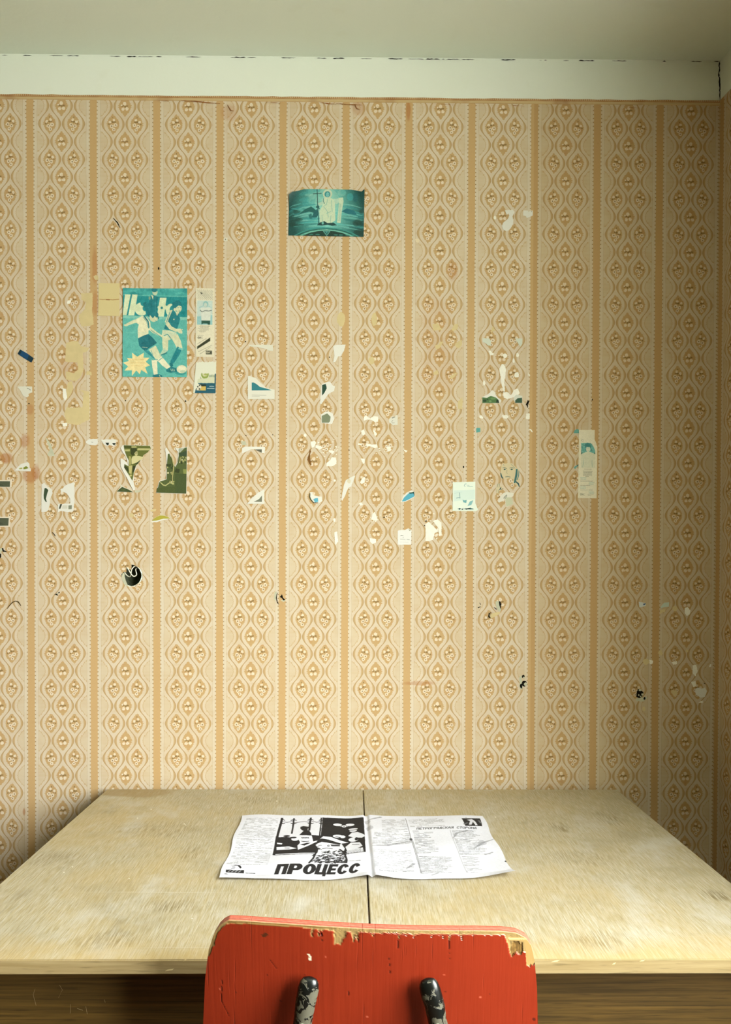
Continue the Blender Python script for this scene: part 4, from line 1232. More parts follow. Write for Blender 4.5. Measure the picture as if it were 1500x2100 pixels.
# ball and starburst
cv_.ell(1010, 1138, 62, 20, (50, 150, 148)); cv_.ell(1022, 1095, 58, 46, (222, 220, 186)); cv_.ell(1010, 1085, 30, 20, (234, 230, 200)); cv_.ell(1035, 1120, 34, 16, (186, 200, 170))
cv_.poly([(455, 910), (515, 955), (590, 910), (585, 965), (655, 965), (612, 1012), (662, 1052), (605, 1075), (635, 1150), (560, 1105), (545, 1155), (505, 1110), (455, 1175), (455, 1110), (370, 1115), (412, 1065), (355, 1025), (420, 1005), (398, 970), (460, 975)], (234, 216, 158))
for k_, (a, b_) in enumerate(((455, 580), (440, 600), (445, 590))):
    x_ = a
    while x_ < b_:
        w_ = random.uniform(8, 20)
        cv_.line([(x_, 990 + 34 * k_), (x_ + w_, 990 + 34 * k_)], 9, (226, 200, 138))
        x_ += w_ + 6
cv_.line([(716, 250), (718, 480)], 3, (170, 210, 190), .4); cv_.line([(348, 683), (1083, 690)], 3, (150, 204, 186), .5)
cv_.noise(7, 3, 1); cv_.noise(5, 14, 2)
o = grid_sheet('football_poster', cv_.out(), wall_grid('B', (352, 176), (1082, 180), (1078, 1188), (346, 1184), lambda u, v: 0.0022 + 0.0016 * np.abs(u - .5) ** 3 * 8 * (v > -1)), M_POSTER)
tag(o, 'teal-toned football poster with two players, a ball and a cream starburst', 'poster')

# --- tall strip right of the poster
cv_ = Canvas(1178, 176, 1392, 960, 62, 226, 3, (236, 228, 198))
for i in range(-10, 16):
    cv_.line([(1195 + i * 22, 195), (1195 + i * 22 + 110, 305)], 3, (150, 150, 130), .7 if 0 <= i < 4 else 0)
for i in range(12):
    for j in range(8):
        xx, yy = 1198 + j * 22 + (i % 2) * 11, 200 + i * 9
        if xx < 1372:
            cv_.line([(xx, yy), (xx + 9, yy + 6)], 3, (128, 128, 110), .8)
for p in ((1238, 228), (1250, 236), (1242, 240)):
    cv_.ell(p[0], p[1], 6, 5, (40, 40, 36))
cv_.poly([(1195, 318), (1368, 318), (1368, 592), (1195, 592)], (206, 224, 212)); cv_.poly([(1195, 500), (1368, 480), (1368, 592), (1195, 592)], (158, 206, 204))
cv_.ell(1292, 360, 30, 36, (150, 200, 196)); cv_.ell(1290, 368, 20, 26, (206, 220, 204)); cv_.line([(1220, 400), (1262, 380)], 10, (170, 210, 206)); cv_.line([(1322, 380), (1355, 400)], 10, (170, 210, 206))
cv_.poly([(1235, 400), (1350, 395), (1345, 545), (1245, 545)], (226, 230, 214)); cv_.line([(1228, 425), (1250, 448), (1285, 432), (1325, 436), (1358, 428)], 6, (52, 70, 60)); cv_.poly([(1245, 545), (1342, 545), (1342, 590), (1318, 590), (1312, 580), (1265, 580), (1245, 588)], (36, 86, 72))
for k_ in range(9):
    y_ = 606 + k_ * 9
    x_ = 1205 + (k_ % 3) * 14
    e_ = (1340, 1330, 1325, 1335, 1320, 1330, 1300, 1290, 1270)[k_]
    if k_ == 0:
        x_ = 1226
    while x_ < e_:
        w_ = random.uniform(6, 16)
        cv_.line([(x_, y_), (min(x_ + w_, e_), y_)], 4.5 if k_ == 0 else 3, (140, 140, 120))
        x_ += w_ + 5
cv_.line([(1200, 712), (1272, 712)], 2.5, (170, 168, 146))


def fis(c, x, y, h, col, w):
    """the letters that read as F-I-S in Cyrillic"""
    s = h / 7.0
    c.ell(x + 2.6 * s, y + 3.5 * s, 2.9 * s, 2.9 * s, col)
    c.ell(x + 2.6 * s, y + 3.5 * s, 2.9 * s - w, 2.9 * s - w, c.bgc)
    c.line([(x + 2.6 * s, y), (x + 2.6 * s, y + 7 * s)], w, col)
    c.line([(x + 6.4 * s, y + .6 * s), (x + 6.4 * s, y + 6.4 * s), (x + 9.4 * s, y + .6 * s), (x + 9.4 * s, y + 6.4 * s)], w, col)
    for q in np.linspace(.7, 5.6, 12):
        c.ell(x + 13.6 * s + 2.7 * s * math.cos(q), y + 3.5 * s + 2.7 * s * math.sin(q), w / 2, w / 2, col)


cv_.bgc = (236, 228, 198)
fis(cv_, 1202, 726, 26, (96, 96, 78), 3.5)
cv_.poly([(1345, 735), (1345, 775), (1198, 870), (1198, 840)], (52, 58, 38)); cv_.line([(1200, 812), (1300, 748)], 3, (110, 110, 88)); cv_.line([(1210, 900), (1362, 825)], 3, (110, 110, 88)); cv_.line([(1228, 926), (1350, 845)], 3, (110, 110, 88))
cv_.poly([(1295, 886), (1366, 886), (1366, 928), (1295, 928)], (48, 54, 38))
cv_.bgc = (48, 54, 38)
fis(cv_, 1299, 893, 27, (224, 216, 186), 4)
cv_.noise(4, 8, 3)
o = grid_sheet('bookmark', cv_.out(), wall_grid('B', (1178, 174), (1392, 178), (1388, 960), (1175, 958), lambda u, v: 0.0022 + 0 * u), M_PRINT)
tag(o, 'tall narrow cream bookmark with a goal net, footballer and black diagonal bar, beside the poster', 'bookmark')

# --- torn card below that strip
cv_ = Canvas(1145, 990, 1412, 1375, 76, 110, 3, (236, 236, 212))
cv_.poly([(1190, 1200), (1395, 1140), (1395, 1250), (1180, 1250)], (220, 222, 186)); cv_.ell(1272, 1150, 48, 44, (150, 170, 80)); cv_.ell(1272, 1140, 34, 30, (216, 214, 168)); cv_.ell(1285, 1135, 26, 22, (176, 184, 104)); cv_.poly([(1220, 1095), (1320, 1095), (1310, 1130), (1235, 1135)], (236, 236, 212)); cv_.line([(1215, 1170), (1225, 1200)], 5, (110, 140, 100))
for q in range(5):
    cv_.line([(1330 + q * 14, 1150), (1332 + q * 14, 1175)], 5, (80, 112, 100))
cv_.poly([(1155, 1375), (1185, 1250), (1395, 1250), (1395, 1140), (1412, 1135), (1412, 1375)], (26, 94, 112)); cv_.poly([(1215, 1265), (1292, 1265), (1292, 1290), (1215, 1290)], (24, 50, 42)); cv_.poly([(1215, 1290), (1292, 1288), (1292, 1340), (1212, 1340)], (222, 190, 96))
cv_.ell(1200, 1300, 38, 40, (232, 228, 200))
for p in ((1195, 1295), (1216, 1276), (1178, 1322), (1218, 1322), (1185, 1270)):
    cv_.ell(p[0], p[1], 9, 9, (26, 34, 30))
cv_.poly([(1145, 1375), (1185, 1240), (1200, 1262), (1172, 1330), (1165, 1375)], (236, 236, 212))
for y_, a in ((1290, 1335), (1316, 1308)):
    x_ = a
    while x_ < 1388:
        cv_.line([(x_, y_), (x_ + 8, y_)], 8, (206, 220, 214)); x_ += 11
o = grid_sheet('torn_card', cv_.out(), wall_grid('B', (1185, 1000), (1412, 995), (1404, 1372), (1148, 1370), lambda u, v: 0.0024 + 0 * u,
                                                  top=lambda u: 0.02 + 0.022 * np.abs(np.sin(u * 19)) + 0.02 * np.abs(np.sin(u * 7 + 1))), M_PRINT)
tag(o, 'torn card with a green arc above a teal band, a ball and a yellow box', 'card')

# --- haloed picture
cv_ = Canvas(165, 215, 1335, 950, 232, 146, 3, (38, 140, 142))
Xn, Yn = (cv_.X - 165) / 1170, (cv_.Y - 215) / 735
f = np.clip(1.15 - 1.5 * np.abs(Xn - .5) ** 1.4 * 2 - .55 * np.abs(Yn - .45), 0, 1)
cv_.C = np.array((4, 72, 70)) + f[..., None] * (np.array((126, 202, 192)) - np.array((4, 72, 70)))
rc = random.Random(11)
for i in range(60):
    sd = rc.choice((-1, 1))
    y_ = rc.uniform(430, 840)
    x_ = 750 + sd * rc.uniform(120, 560)
    L = rc.uniform(60, 190)
    cv_.ell(x_, y_, L, rc.uniform(6, 15), rc.choice(((140, 206, 196), (96, 188, 184), (24, 110, 110), (40, 140, 144), (120, 196, 186))), .55, sd * .12)
for i in range(26):
    cv_.ell(rc.uniform(380, 1080), rc.uniform(220, 440), rc.uniform(30, 80), rc.uniform(20, 60), rc.choice(((164, 210, 192), (60, 160, 160), (110, 190, 180))), .35)
for i in range(16):
    cv_.ell(rc.choice((rc.uniform(165, 330), rc.uniform(1200, 1335))), rc.uniform(520, 920), rc.uniform(40, 90), rc.uniform(20, 50), (6, 54, 46), .4)
cv_.line([(200, 480), (400, 560), (640, 470)], [8, 40, 30], (90, 176, 172), .6); cv_.poly([(310, 610), (420, 530), (510, 488), (580, 540), (560, 590), (480, 570)], (18, 92, 90)); cv_.poly([(520, 660), (560, 560), (610, 520), (630, 600), (600, 660)], (20, 96, 100)); cv_.poly([(470, 620), (520, 600), (530, 680), (490, 680)], (30, 110, 110))
cv_.poly([(980, 560), (1060, 510), (1180, 540), (1220, 600), (1100, 600)], (14, 104, 116)); cv_.ell(1190, 330, 40, 70, (14, 92, 98), .8); cv_.ell(1110, 330, 50, 60, (56, 160, 164), .6)
cv_.ell(760, 420, 190, 220, (164, 204, 180), .35)
RB = (198, 214, 184)
cv_.poly([(690, 365), (730, 350), (800, 350), (850, 370), (880, 430), (880, 520), (890, 700), (820, 745), (650, 735), (640, 560), (690, 470), (670, 430)], RB)
cv_.poly([(850, 370), (930, 360), (960, 400), (900, 450), (880, 430)], (176, 206, 184)); cv_.poly([(610, 440), (690, 400), (700, 450), (640, 480)], (176, 206, 184))
for a in (((700, 480), (760, 560), (780, 650)), ((760, 370), (750, 450), (720, 470)), ((820, 380), (830, 500), (840, 560)), ((680, 620), (690, 730)), ((820, 620), (812, 740)), ((740, 600), (820, 560))):
    cv_.line(list(a), 9, (128, 180, 166), .8)
cv_.line([(700, 360), (695, 400), (715, 440)], 10, (40, 116, 116))
cv_.poly([(930, 350), (1000, 340), (1010, 400), (985, 560), (970, 740), (915, 735), (925, 600), (940, 440)], (196, 212, 182))
for i in range(14):
    cv_.line([(942 - i * .6, 440 + i * 20), (975 - i * .9, 446 + i * 20)], 6, (120, 166, 150))
cv_.ell(760, 292, 72, 72, (204, 208, 176)); cv_.ell(760, 292, 64, 64, (188, 204, 178)); cv_.ell(758, 296, 44, 46, (28, 128, 132)); cv_.ell(760, 300, 26, 36, (120, 190, 184)); cv_.line([(745, 295), (752, 295)], 5, (20, 80, 84)); cv_.line([(768, 295), (776, 295)], 5, (20, 80, 84)); cv_.line([(752, 322), (768, 322)], 5, (60, 140, 140))
cv_.line([(597, 218), (606, 400), (632, 745)], 11, (16, 62, 60)); cv_.line([(535, 292), (665, 282)], 11, (16, 62, 60)); cv_.ell(612, 495, 26, 22, (20, 84, 84)); cv_.line([(585, 500), (640, 520)], 14, (24, 96, 96))
cv_.poly([(605, 780), (640, 740), (720, 715), (770, 745), (860, 735), (915, 775), (840, 785), (770, 770), (680, 785)], (8, 62, 62)); cv_.ell(695, 745, 18, 22, (110, 180, 170))
cv_.ell(760, 1160, 640, 350, (52, 140, 132)); cv_.ell(760, 1175, 640, 346, (14, 86, 80)); cv_.ell(760, 1190, 590, 350, (110, 182, 164)); cv_.ell(760, 1205, 570, 344, (6, 52, 44))
cv_.poly([(700, 870), (815, 870), (760, 945)], (96, 170, 156)); cv_.poly([(718, 876), (798, 876), (760, 926)], (8, 56, 52)); cv_.ell(758, 890, 16, 16, (60, 140, 136))
for x_ in (410, 520, 620, 900, 980, 1080, 1160):
    cv_.ell(x_, 925, 34, 10, (70, 150, 136), .7)
cv_.ell(760, 850, 14, 8, (150, 200, 180))
cv_.noise(6, 4, 5)


def icon_top(u):
    xx = 165 + u * 1170
    return np.interp(xx, (165, 178, 212, 300, 392, 500, 900, 1130, 1200, 1290, 1318, 1335), (95, 92, 56, 34, 2, 0, 4, 10, 22, 50, 28, 30)) / 735


o = grid_sheet('haloed_picture', cv_.out(), wall_grid('A', (180, 215), (1336, 215), (1322, 950), (164, 928),
               lambda u, v: 0.0024 + 0.010 * np.clip(1 - (u / .22), 0, 1) ** 2 * np.clip(1 - v / .5, 0, 1) ** 2 + 0.009 * np.clip(1 - ((1 - u) / .16), 0, 1) ** 2 * np.clip(1 - v / .5, 0, 1) ** 2 + 0.003 * np.clip(v - .8, 0, 1) * np.abs(u - .5),
               top=icon_top), M_GLOSS)
tag(o, 'teal religious print of a haloed robed figure with a cross staff, curling top corners', 'picture')

# --- tall strip on the right
cv_ = Canvas(415, 255, 880, 1890, 66, 232, 3, (236, 228, 196))
cv_.poly([(478, 570), (720, 570), (770, 620), (825, 750), (825, 830), (478, 830)], (110, 178, 164))
for i in range(70):
    cv_.ell(random.uniform(480, 760), random.uniform(575, 800), random.uniform(5, 14), random.uniform(5, 14), random.choice(((60, 130, 128), (160, 204, 186), (40, 104, 104))), .7)
cv_.ell(650, 640, 82, 78, (70, 140, 134)); cv_.ell(650, 715, 52, 68, (218, 220, 192)); cv_.ell(650, 635, 60, 34, (66, 136, 130)); cv_.line([(630, 700), (642, 700)], 6, (120, 150, 140)); cv_.line([(660, 700), (672, 700)], 6, (120, 150, 140)); cv_.line([(640, 745), (662, 745)], 6, (170, 160, 140))
cv_.poly([(478, 840), (560, 800), (610, 780), (690, 780), (750, 800), (830, 840), (825, 1165), (478, 1165)], (222, 220, 188)); cv_.poly([(478, 800), (520, 790), (480, 850)], (50, 92, 80)); cv_.poly([(790, 800), (826, 800), (826, 840)], (50, 92, 80))
cv_.line([(530, 960), (535, 1050), (522, 1150)], [4, 12, 6], (150, 176, 156)); cv_.line([(752, 960), (750, 1040), (762, 1150)], [4, 12, 6], (150, 176, 156)); cv_.line([(560, 940), (640, 925), (730, 940)], 6, (206, 206, 174))
for p in ((500, 490), (520, 482), (540, 492), (490, 515), (535, 522), (510, 530)):
    cv_.ell(p[0], p[1], 7, 6, (60, 84, 76))
for (y_, a, b_, col) in ((1195, 555, 740, 0), (1240, 530, 765, 0), (1268, 540, 750, 0), (1290, 545, 745, 0), (1318, 540, 750, 0), (1345, 535, 750, 0), (1368, 590, 680, 0), (1400, 470, 615, 1), (1435, 475, 610, 1), (1480, 470, 770, 0),
                         (1515, 685, 815, 1), (1548, 675, 795, 1), (1582, 470, 715, 0), (1618, 470, 605, 1), (1650, 470, 605, 1), (1690, 470, 640, 2), (1690, 680, 775, 0), (1735, 675, 805, 1), (1762, 700, 805, 1), (1792, 660, 800, 2), (1818, 660, 740, 2)):
    x_ = a
    c_ = ((128, 128, 106), (134, 180, 166), (176, 172, 146))[col]
    while x_ < b_:
        w_ = random.uniform(14, 34)
        cv_.line([(x_, y_), (min(x_ + w_, b_), y_)], 11, c_, .8)
        x_ += w_ + 9
cv_.bgc = (236, 228, 196)
fis(cv_, 470, 1768, 54, (120, 122, 100), 6)
cv_.noise(4, 8, 6)
o = grid_sheet('bookmark', cv_.out(), wall_grid('K', (440, 255), (884, 258), (858, 1892), (413, 1886), lambda u, v: 0.0022 + 0 * u,
               right=lambda v: np.interp(v, (0, .12, .14, .17, .2, .225, .235, .26, .5, 1), (.845, .845, .84, .90, .945, .955, .99, .995, 1, 1))), M_PRINT)
tag(o, 'tall narrow cream bookmark with a bare-chested man and small text, alone at the right', 'bookmark')

# ------------------------------------------------------------------ table
TZ, TT = 0.75, 0.020
TX0, TX1, TY1, TSEAM = -0.593, 0.645, -0.022, 0.0265
TY0 = tabp(750, 1968)[1]
table = empty('folding_table', (0.026, (TY0 + TY1) / 2, 0), 'pale worn wooden table with two leaves and a dark oak apron against the wall', 'table')
tl = Vector(table.location)


def tpart(name, bm, mat, smooth=False):
    o = bm_obj(name, bm, mat, table, smooth)
    o.matrix_parent_inverse = Matrix.Translation(-tl)
    return o


def leaf(x0, x1, sd):
    r = random.Random(sd)
    bm = bmesh.new()
    add_box(bm, x0, x1, TY0, TY1, TZ - TT, TZ, 0.0012)
    o = tpart('table_leaf', bm, [M_TOP, M_EDGE])
    for p in o.data.polygons:
        p.material_index = 0 if p.normal.z > 0.6 else 1
    return o


leaf(TX0, TSEAM - 0.0011, 1)
leaf(TSEAM + 0.0011, TX1, 2)
AY = TY0 + 0.075                                   # apron set back under the overhang
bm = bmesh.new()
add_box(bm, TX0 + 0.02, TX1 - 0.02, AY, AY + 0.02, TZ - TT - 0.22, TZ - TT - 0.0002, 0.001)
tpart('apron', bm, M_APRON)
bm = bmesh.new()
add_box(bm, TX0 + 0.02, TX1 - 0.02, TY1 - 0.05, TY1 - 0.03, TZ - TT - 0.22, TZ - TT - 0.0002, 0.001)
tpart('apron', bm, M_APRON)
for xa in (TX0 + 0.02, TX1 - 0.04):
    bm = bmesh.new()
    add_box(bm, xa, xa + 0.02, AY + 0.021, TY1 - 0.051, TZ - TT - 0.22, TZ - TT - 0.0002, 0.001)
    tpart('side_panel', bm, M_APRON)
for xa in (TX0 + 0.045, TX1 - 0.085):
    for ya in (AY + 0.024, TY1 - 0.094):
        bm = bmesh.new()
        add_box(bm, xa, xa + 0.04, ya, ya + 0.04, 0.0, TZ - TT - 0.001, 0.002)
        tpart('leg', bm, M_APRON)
# splinters along the chipped front edge, and pale scratches on the apron
for (px, py, w_) in ((345, 1989, 6), (352, 1988, 5), (475, 1983, 6), (490, 1986, 9), (380, 1968.5, 4), (1140, 1970.5, 9), (1260, 1975.5, 4), (1318, 1969.5, 6)):
    q = on_plane(px, py, (0, TY0, 0), (0, 1, 0))
    bm = bmesh.new()
    v = [bm.verts.new((q[0] + dx * 0.0007 * w_, TY0 - 0.0004, q[2] + dz)) for dx, dz in ((-1, -.0016), (.3, -.0010), (1, .0016), (-.2, .0006))]
    bm.faces.new(v)
    tpart('edge_chip', bm, M_PEEL)
for line in ([(72, 2028), (68, 2040), (74, 2062)], [(122, 2020), (128, 2030), (120, 2046)], [(145, 2060), (144, 2078)], [(176, 2064), (179, 2080)], [(158, 2068), (170, 2072)], [(214, 2050), (216, 2056)]):
    P3 = [on_plane(a, b_, (0, AY - 0.0003, 0), (0, 1, 0)) for a, b_ in line]
    bm = bmesh.new()
    tube(bm, P3, 0.00022, 4)
    tpart('scratch', bm, M_EDGE)

# pale nicks in the tabletop
for (px, py, w_) in ((378, 1690, 3), (381, 1692, 2), (131, 1789, 4), (149, 1778, 3), (265, 1802, 2.5), (394, 1884, 2.5), (282, 1678, 2.5), (310, 1660, 2), (1017, 1676, 2), (1180, 1847, 2), (545, 1877, 4), (568, 1643, 4)):
    bm = bmesh.new()
    for v in (tabp(px - w_ / 2, py + .8), tabp(px + w_ * .3, py + 1.0), tabp(px + w_ / 2, py - .6), tabp(px - w_ * .2, py - 1.0)):
        bm.verts.new((v[0], v[1], TZ + 0.0003))
    bm.faces.new(bm.verts)
    tpart('nick', bm, M_RESID)

# ------------------------------------------------------------------ magazine spread on the table
MZ = TZ + 0.0015
quad_px = [(497, 1673), (990, 1674), (1058, 1803), (449, 1806)]
MQ = [tabp(*p, MZ)[:2] for p in quad_px]


def page_uv(px, py):
    """photograph pixel -> page coordinates 0..1 (bilinear inverse on the table plane)"""
    q = tabp(px, py, MZ)[:2]
    u, v = .5, .5
    for _ in range(12):
        p = (1 - v) * ((1 - u) * MQ[0] + u * MQ[1]) + v * ((1 - u) * MQ[3] + u * MQ[2])
        du = (1 - v) * (MQ[1] - MQ[0]) + v * (MQ[2] - MQ[3])
        dv = (1 - u) * (MQ[3] - MQ[0]) + u * (MQ[2] - MQ[1])
        s = np.linalg.solve(np.stack([du, dv], 1), q - p)
        u, v = u + s[0], v + s[1]
    return (u * 1.42, v)


def PQ(pts, crop='Q'):
    return [page_uv(*p) for p in topx(crop, pts)]


NXM, NYM = 700, 400
cv_ = Canvas(0, 0, 1.42, 1, NXM, NYM, 2, (238, 238, 242))
K, WH = (34, 34, 38), (238, 238, 242)


def textblock(poly, crop, rows, dens=.75, g=150, jag=False, seed=0):
    """grey words in rows inside a quad given tl,tr,br,bl"""
    r = random.Random(seed)
    a, b_, c_, d_ = [np.array(p) for p in PQ(poly, crop)]
    rows = int(rows * 1.25)
    for i in range(rows):
        t_ = (i + .5) / rows
        L, R_ = a + (d_ - a) * t_, b_ + (c_ - b_) * t_
        e_ = r.uniform(.6, 1.0) if jag else (1.0 if r.random() < .85 else r.uniform(.3, .9))
        s = 0.0
        h = np.linalg.norm(d_ - a) / rows * .52
        while s < e_:
            w_ = r.uniform(.03, .11) * .25 / max(.05, np.linalg.norm(b_ - a))
            if r.random() < dens:
                gg = g + 14 + r.uniform(-45, 35)
                p, q = L + (R_ - L) * s, L + (R_ - L) * min(s + w_, e_)
                cv_.poly(stroke([tuple(p), tuple(q)], h), (gg, gg, gg + 2), .85)
            s += w_ + .012


# left page
textblock([(330, 135), (625, 130), (530, 545), (160, 545)], 'Q', 46, .8, 172, False, 1)
cv_.poly(PQ([(655, 128), (1395, 122), (1415, 452), (580, 455)]), WH)
# black panel right of the window, and the dark crowd
cv_.poly(PQ([(1036, 125), (1395, 122), (1415, 452), (1210, 452), (1225, 400), (1190, 345), (1022, 296)]), K)
cv_.poly(PQ([(612, 300), (700, 298), (800, 315), (820, 345), (800, 400), (930, 360), (1000, 330), (1010, 400), (960, 445), (583, 448), (600, 360)]), K)
cv_.poly(PQ([(925, 285), (1030, 290), (1010, 320), (940, 340)]), K)
for a, w_ in (([(658, 128), (634, 215), (608, 330), (582, 452)], .014), ([(765, 130), (756, 200), (745, 268)], .010), ([(918, 126), (910, 170), (903, 240)], .012), ([(1030, 124), (1024, 210), (1015, 292)], .010), ([(1012, 126), (1006, 210), (997, 292)], .008)):
    cv_.line(PQ(a), w_, K)
for a in ([(655, 160), (700, 164), (750, 158)], [(770, 166), (850, 160), (910, 164)], [(925, 158), (970, 165), (1010, 158)]):
    cv_.line(PQ(a), .007, K)
for cx in (665, 752, 770, 905, 925, 1008):
    for dy in (142, 178):
        cv_.line(PQ([(cx - 16, dy + (8 if dy < 160 else -8)), (cx, dy), (cx + 14, dy + (6 if dy < 160 else -6))]), .008, K)
cv_.line(PQ([(582, 455), (760, 458), (950, 455)]), .008, K)
# silhouette of the standing man
cv_.poly(PQ([(812, 285), (835, 262), (852, 245), (836, 236), (822, 220), (824, 204), (850, 198), (908, 206), (905, 214), (890, 222), (888, 238), (905, 246), (920, 268), (925, 290)]), K)


def head(cx, cyy, a, b_, col=WH, n=18):
    cv_.poly(PQ([(cx + a * math.cos(t_), cyy + b_ * math.sin(t_)) for t_ in np.linspace(0, 2 * math.pi, n, False)]), col)


head(725, 284, 56, 16); head(700, 290, 30, 8, K); head(775, 318, 34, 16); head(760, 305, 30, 7, K)
head(866, 310, 62, 24); head(866, 334, 40, 10, K); head(866, 330, 50, 8); cv_.poly(PQ([(795, 375), (830, 345), (900, 340), (940, 356), (900, 375), (840, 400), (800, 415)]), WH); cv_.poly(PQ([(820, 368), (880, 352), (915, 352), (860, 376)]), K)
for q in range(5):
    cv_.line(PQ([(835 + q * 14, 305), (842 + q * 14, 312)]), .006, K)
cv_.poly(PQ([(612, 345), (660, 350), (655, 362), (612, 356)]), WH); cv_.poly(PQ([(606, 382), (720, 380), (790, 400), (730, 408), (606, 408)]), WH)
cv_.line(PQ([(680, 392), (720, 396)]), .008, K)
for a in ((1160, 180, 40, 12), (1272, 180, 40, 12)):
    head(*a)
head(1218, 193, 20, 11); head(1218, 193, 9, 5, K); cv_.line(PQ([(1180, 192), (1250, 192)]), .006, WH)
head(1300, 224, 42, 9); head(1300, 240, 34, 11); cv_.line(PQ([(1270, 232), (1330, 232)]), .007, K); cv_.poly(PQ([(1255, 285), (1290, 255), (1340, 255), (1400, 285), (1405, 300), (1380, 312), (1300, 300)]), WH)
head(1160, 288, 44, 14); head(1205, 292, 26, 12); cv_.line(PQ([(1140, 292), (1180, 298)]), .008, K)
head(1302, 320, 44, 20); head(1330, 316, 16, 14, K); cv_.poly(PQ([(1230, 385), (1280, 345), (1360, 350), (1385, 390), (1330, 410), (1245, 425)]), WH); cv_.line(PQ([(1290, 365), (1350, 372)]), .008, K)
for q in range(12):
    cv_.line(PQ([(1235 + q * 14, 448), (1262 + q * 11, 408)]), .006, WH)
# officer with the peaked cap
cv_.poly(PQ([(1000, 318), (1030, 292), (1100, 296), (1190, 325), (1260, 345), (1190, 352), (1120, 345), (1050, 335)]), WH); cv_.poly(PQ([(965, 338), (1015, 312), (1080, 320), (1190, 350), (1180, 362), (1060, 345), (1000, 340)]), K)
cv_.poly(PQ([(960, 370), (1000, 340), (1090, 350), (1185, 365), (1175, 400), (1120, 408), (1020, 406), (980, 395)]), WH); cv_.line(PQ([(950, 362), (1010, 338)]), .012, K); head(1078, 374, 11, 9, K); head(1080, 374, 6, 5); cv_.line(PQ([(985, 372), (1012, 370)]), .006, K); cv_.line(PQ([(962, 385), (990, 388)]), .006, K); cv_.line(PQ([(1020, 404), (1060, 396), (1110, 402)]), .007, K)
for q in range(7):
    cv_.line(PQ([(1100 + q * 12, 362), (1110 + q * 11, 376)]), .006, K)
cv_.poly(PQ([(898, 542), (905, 520), (940, 495), (960, 450), (1010, 415), (1100, 405), (1170, 405), (1215, 440), (1240, 500), (1240, 532), (1100, 520), (1000, 540)]), WH)
rj = random.Random(4)
for i in range(230):
    a = (rj.uniform(915, 1230), rj.uniform(425, 535))
    if a[0] < 1010 and a[1] < 470:
        continue
    L = rj.uniform(8, 34)
    cv_.line(PQ([a, (a[0] + L, a[1] + rj.uniform(-14, 6))]), rj.uniform(.004, .009), K, .85)
cv_.line(PQ([(898, 542), (940, 495), (962, 448), (1010, 412)]), .010, K); cv_.line(PQ([(1175, 405), (1218, 440), (1240, 500), (1240, 532)]), .010, K); cv_.line(PQ([(1000, 540), (1015, 525), (1100, 522), (1235, 532)]), .012, K)
cv_.poly(PQ([(985, 410), (1015, 415), (1000, 445), (975, 455)]), WH)
textblock([(1258, 512), (1368, 516), (1368, 526), (1258, 522)], 'Q', 1, .9, 150, False, 8)
# portrait bottom left with its caption
cv_.poly(PQ([(160, 598), (320, 595), (315, 625), (152, 624)]), K); head(245, 572, 50, 24); cv_.poly(PQ([(200, 562), (240, 548), (285, 552), (298, 572), (286, 582), (262, 556), (225, 556)]), K); cv_.line(PQ([(215, 570), (235, 571)]), .008, K); cv_.line(PQ([(205, 586), (232, 586)]), .006, K); head(240, 594, 40, 6)
for q in range(4):
    cv_.line(PQ([(175 + q * 30, 618), (200 + q * 30, 602)]), .005, (170, 170, 172))
textblock([(330, 615), (418, 616), (418, 628), (328, 627)], 'Q', 1, 1, 60, False, 9)
cv_.line(PQ([(142, 640), (162, 640)]), .010, K)


# lettering: heavy italic glyphs as outlines in a unit box (x 0..1, y 0 top .. 1 bottom)
def arc(cx, cyy, a, b_, t0, t1, n=14):
    return [(cx + a * math.cos(t_), cyy + b_ * math.sin(t_)) for t_ in np.linspace(t0, t1, n)]


d2 = math.radians
GLY = {
    'П': ([(0, 0), (1, 0), (1, 1), (.62, 1), (.62, .24), (.38, .24), (.38, 1), (0, 1)], []),
    'Р': ([(0, 0), (.72, 0)] + arc(.66, .31, .36, .31, d2(-70), d2(90)) + [(.40, .62), (.40, 1), (0, 1)], [[(.40, .20), (.56, .20), (.62, .31), (.56, .42), (.40, .42)]]),
    'О': (arc(.5, .5, .52, .5, 0, 2 * math.pi, 30), [arc(.5, .5, .13, .28, 0, 2 * math.pi, 16)]),
    'Ц': ([(0, 0), (.36, 0), (.36, .76), (.58, .76), (.58, 0), (.92, 0), (.92, .80), (1.0, .80), (1.0, 1.18), (.72, 1.18), (.72, 1), (0, 1)], []),
    'Е': ([(0, 0), (.95, 0), (.95, .22), (.40, .22), (.40, .39), (.85, .39), (.85, .60), (.40, .60), (.40, .77), (.97, .77), (.97, 1), (0, 1)], []),
    'С': (arc(.5, .5, .52, .5, d2(-28), d2(-332), 26) + [(.62, .62)] + arc(.5, .5, .12, .27, d2(-300), d2(-60), 14) + [(.62, .38)], []),
}
spans = [('П', 585, 690), ('Р', 698, 818), ('О', 836, 946), ('Ц', 950, 1056), ('Е', 1060, 1144), ('С', 1150, 1245), ('С', 1256, 1350)]
for ch, a, b_ in spans:
    outl, holes = GLY[ch]

    def mp(p):
        yy = 547 + p[1] * 88
        sh = (1 - p[1]) * 34
        return (a + p[0] * (b_ - a) + sh - (a - 585) * .01, yy - (a - 585) * .008)
    cv_.poly(PQ([mp(p) for p in outl]), K, 1.0, [PQ([mp(p) for p in h]) for h in holes] or None)

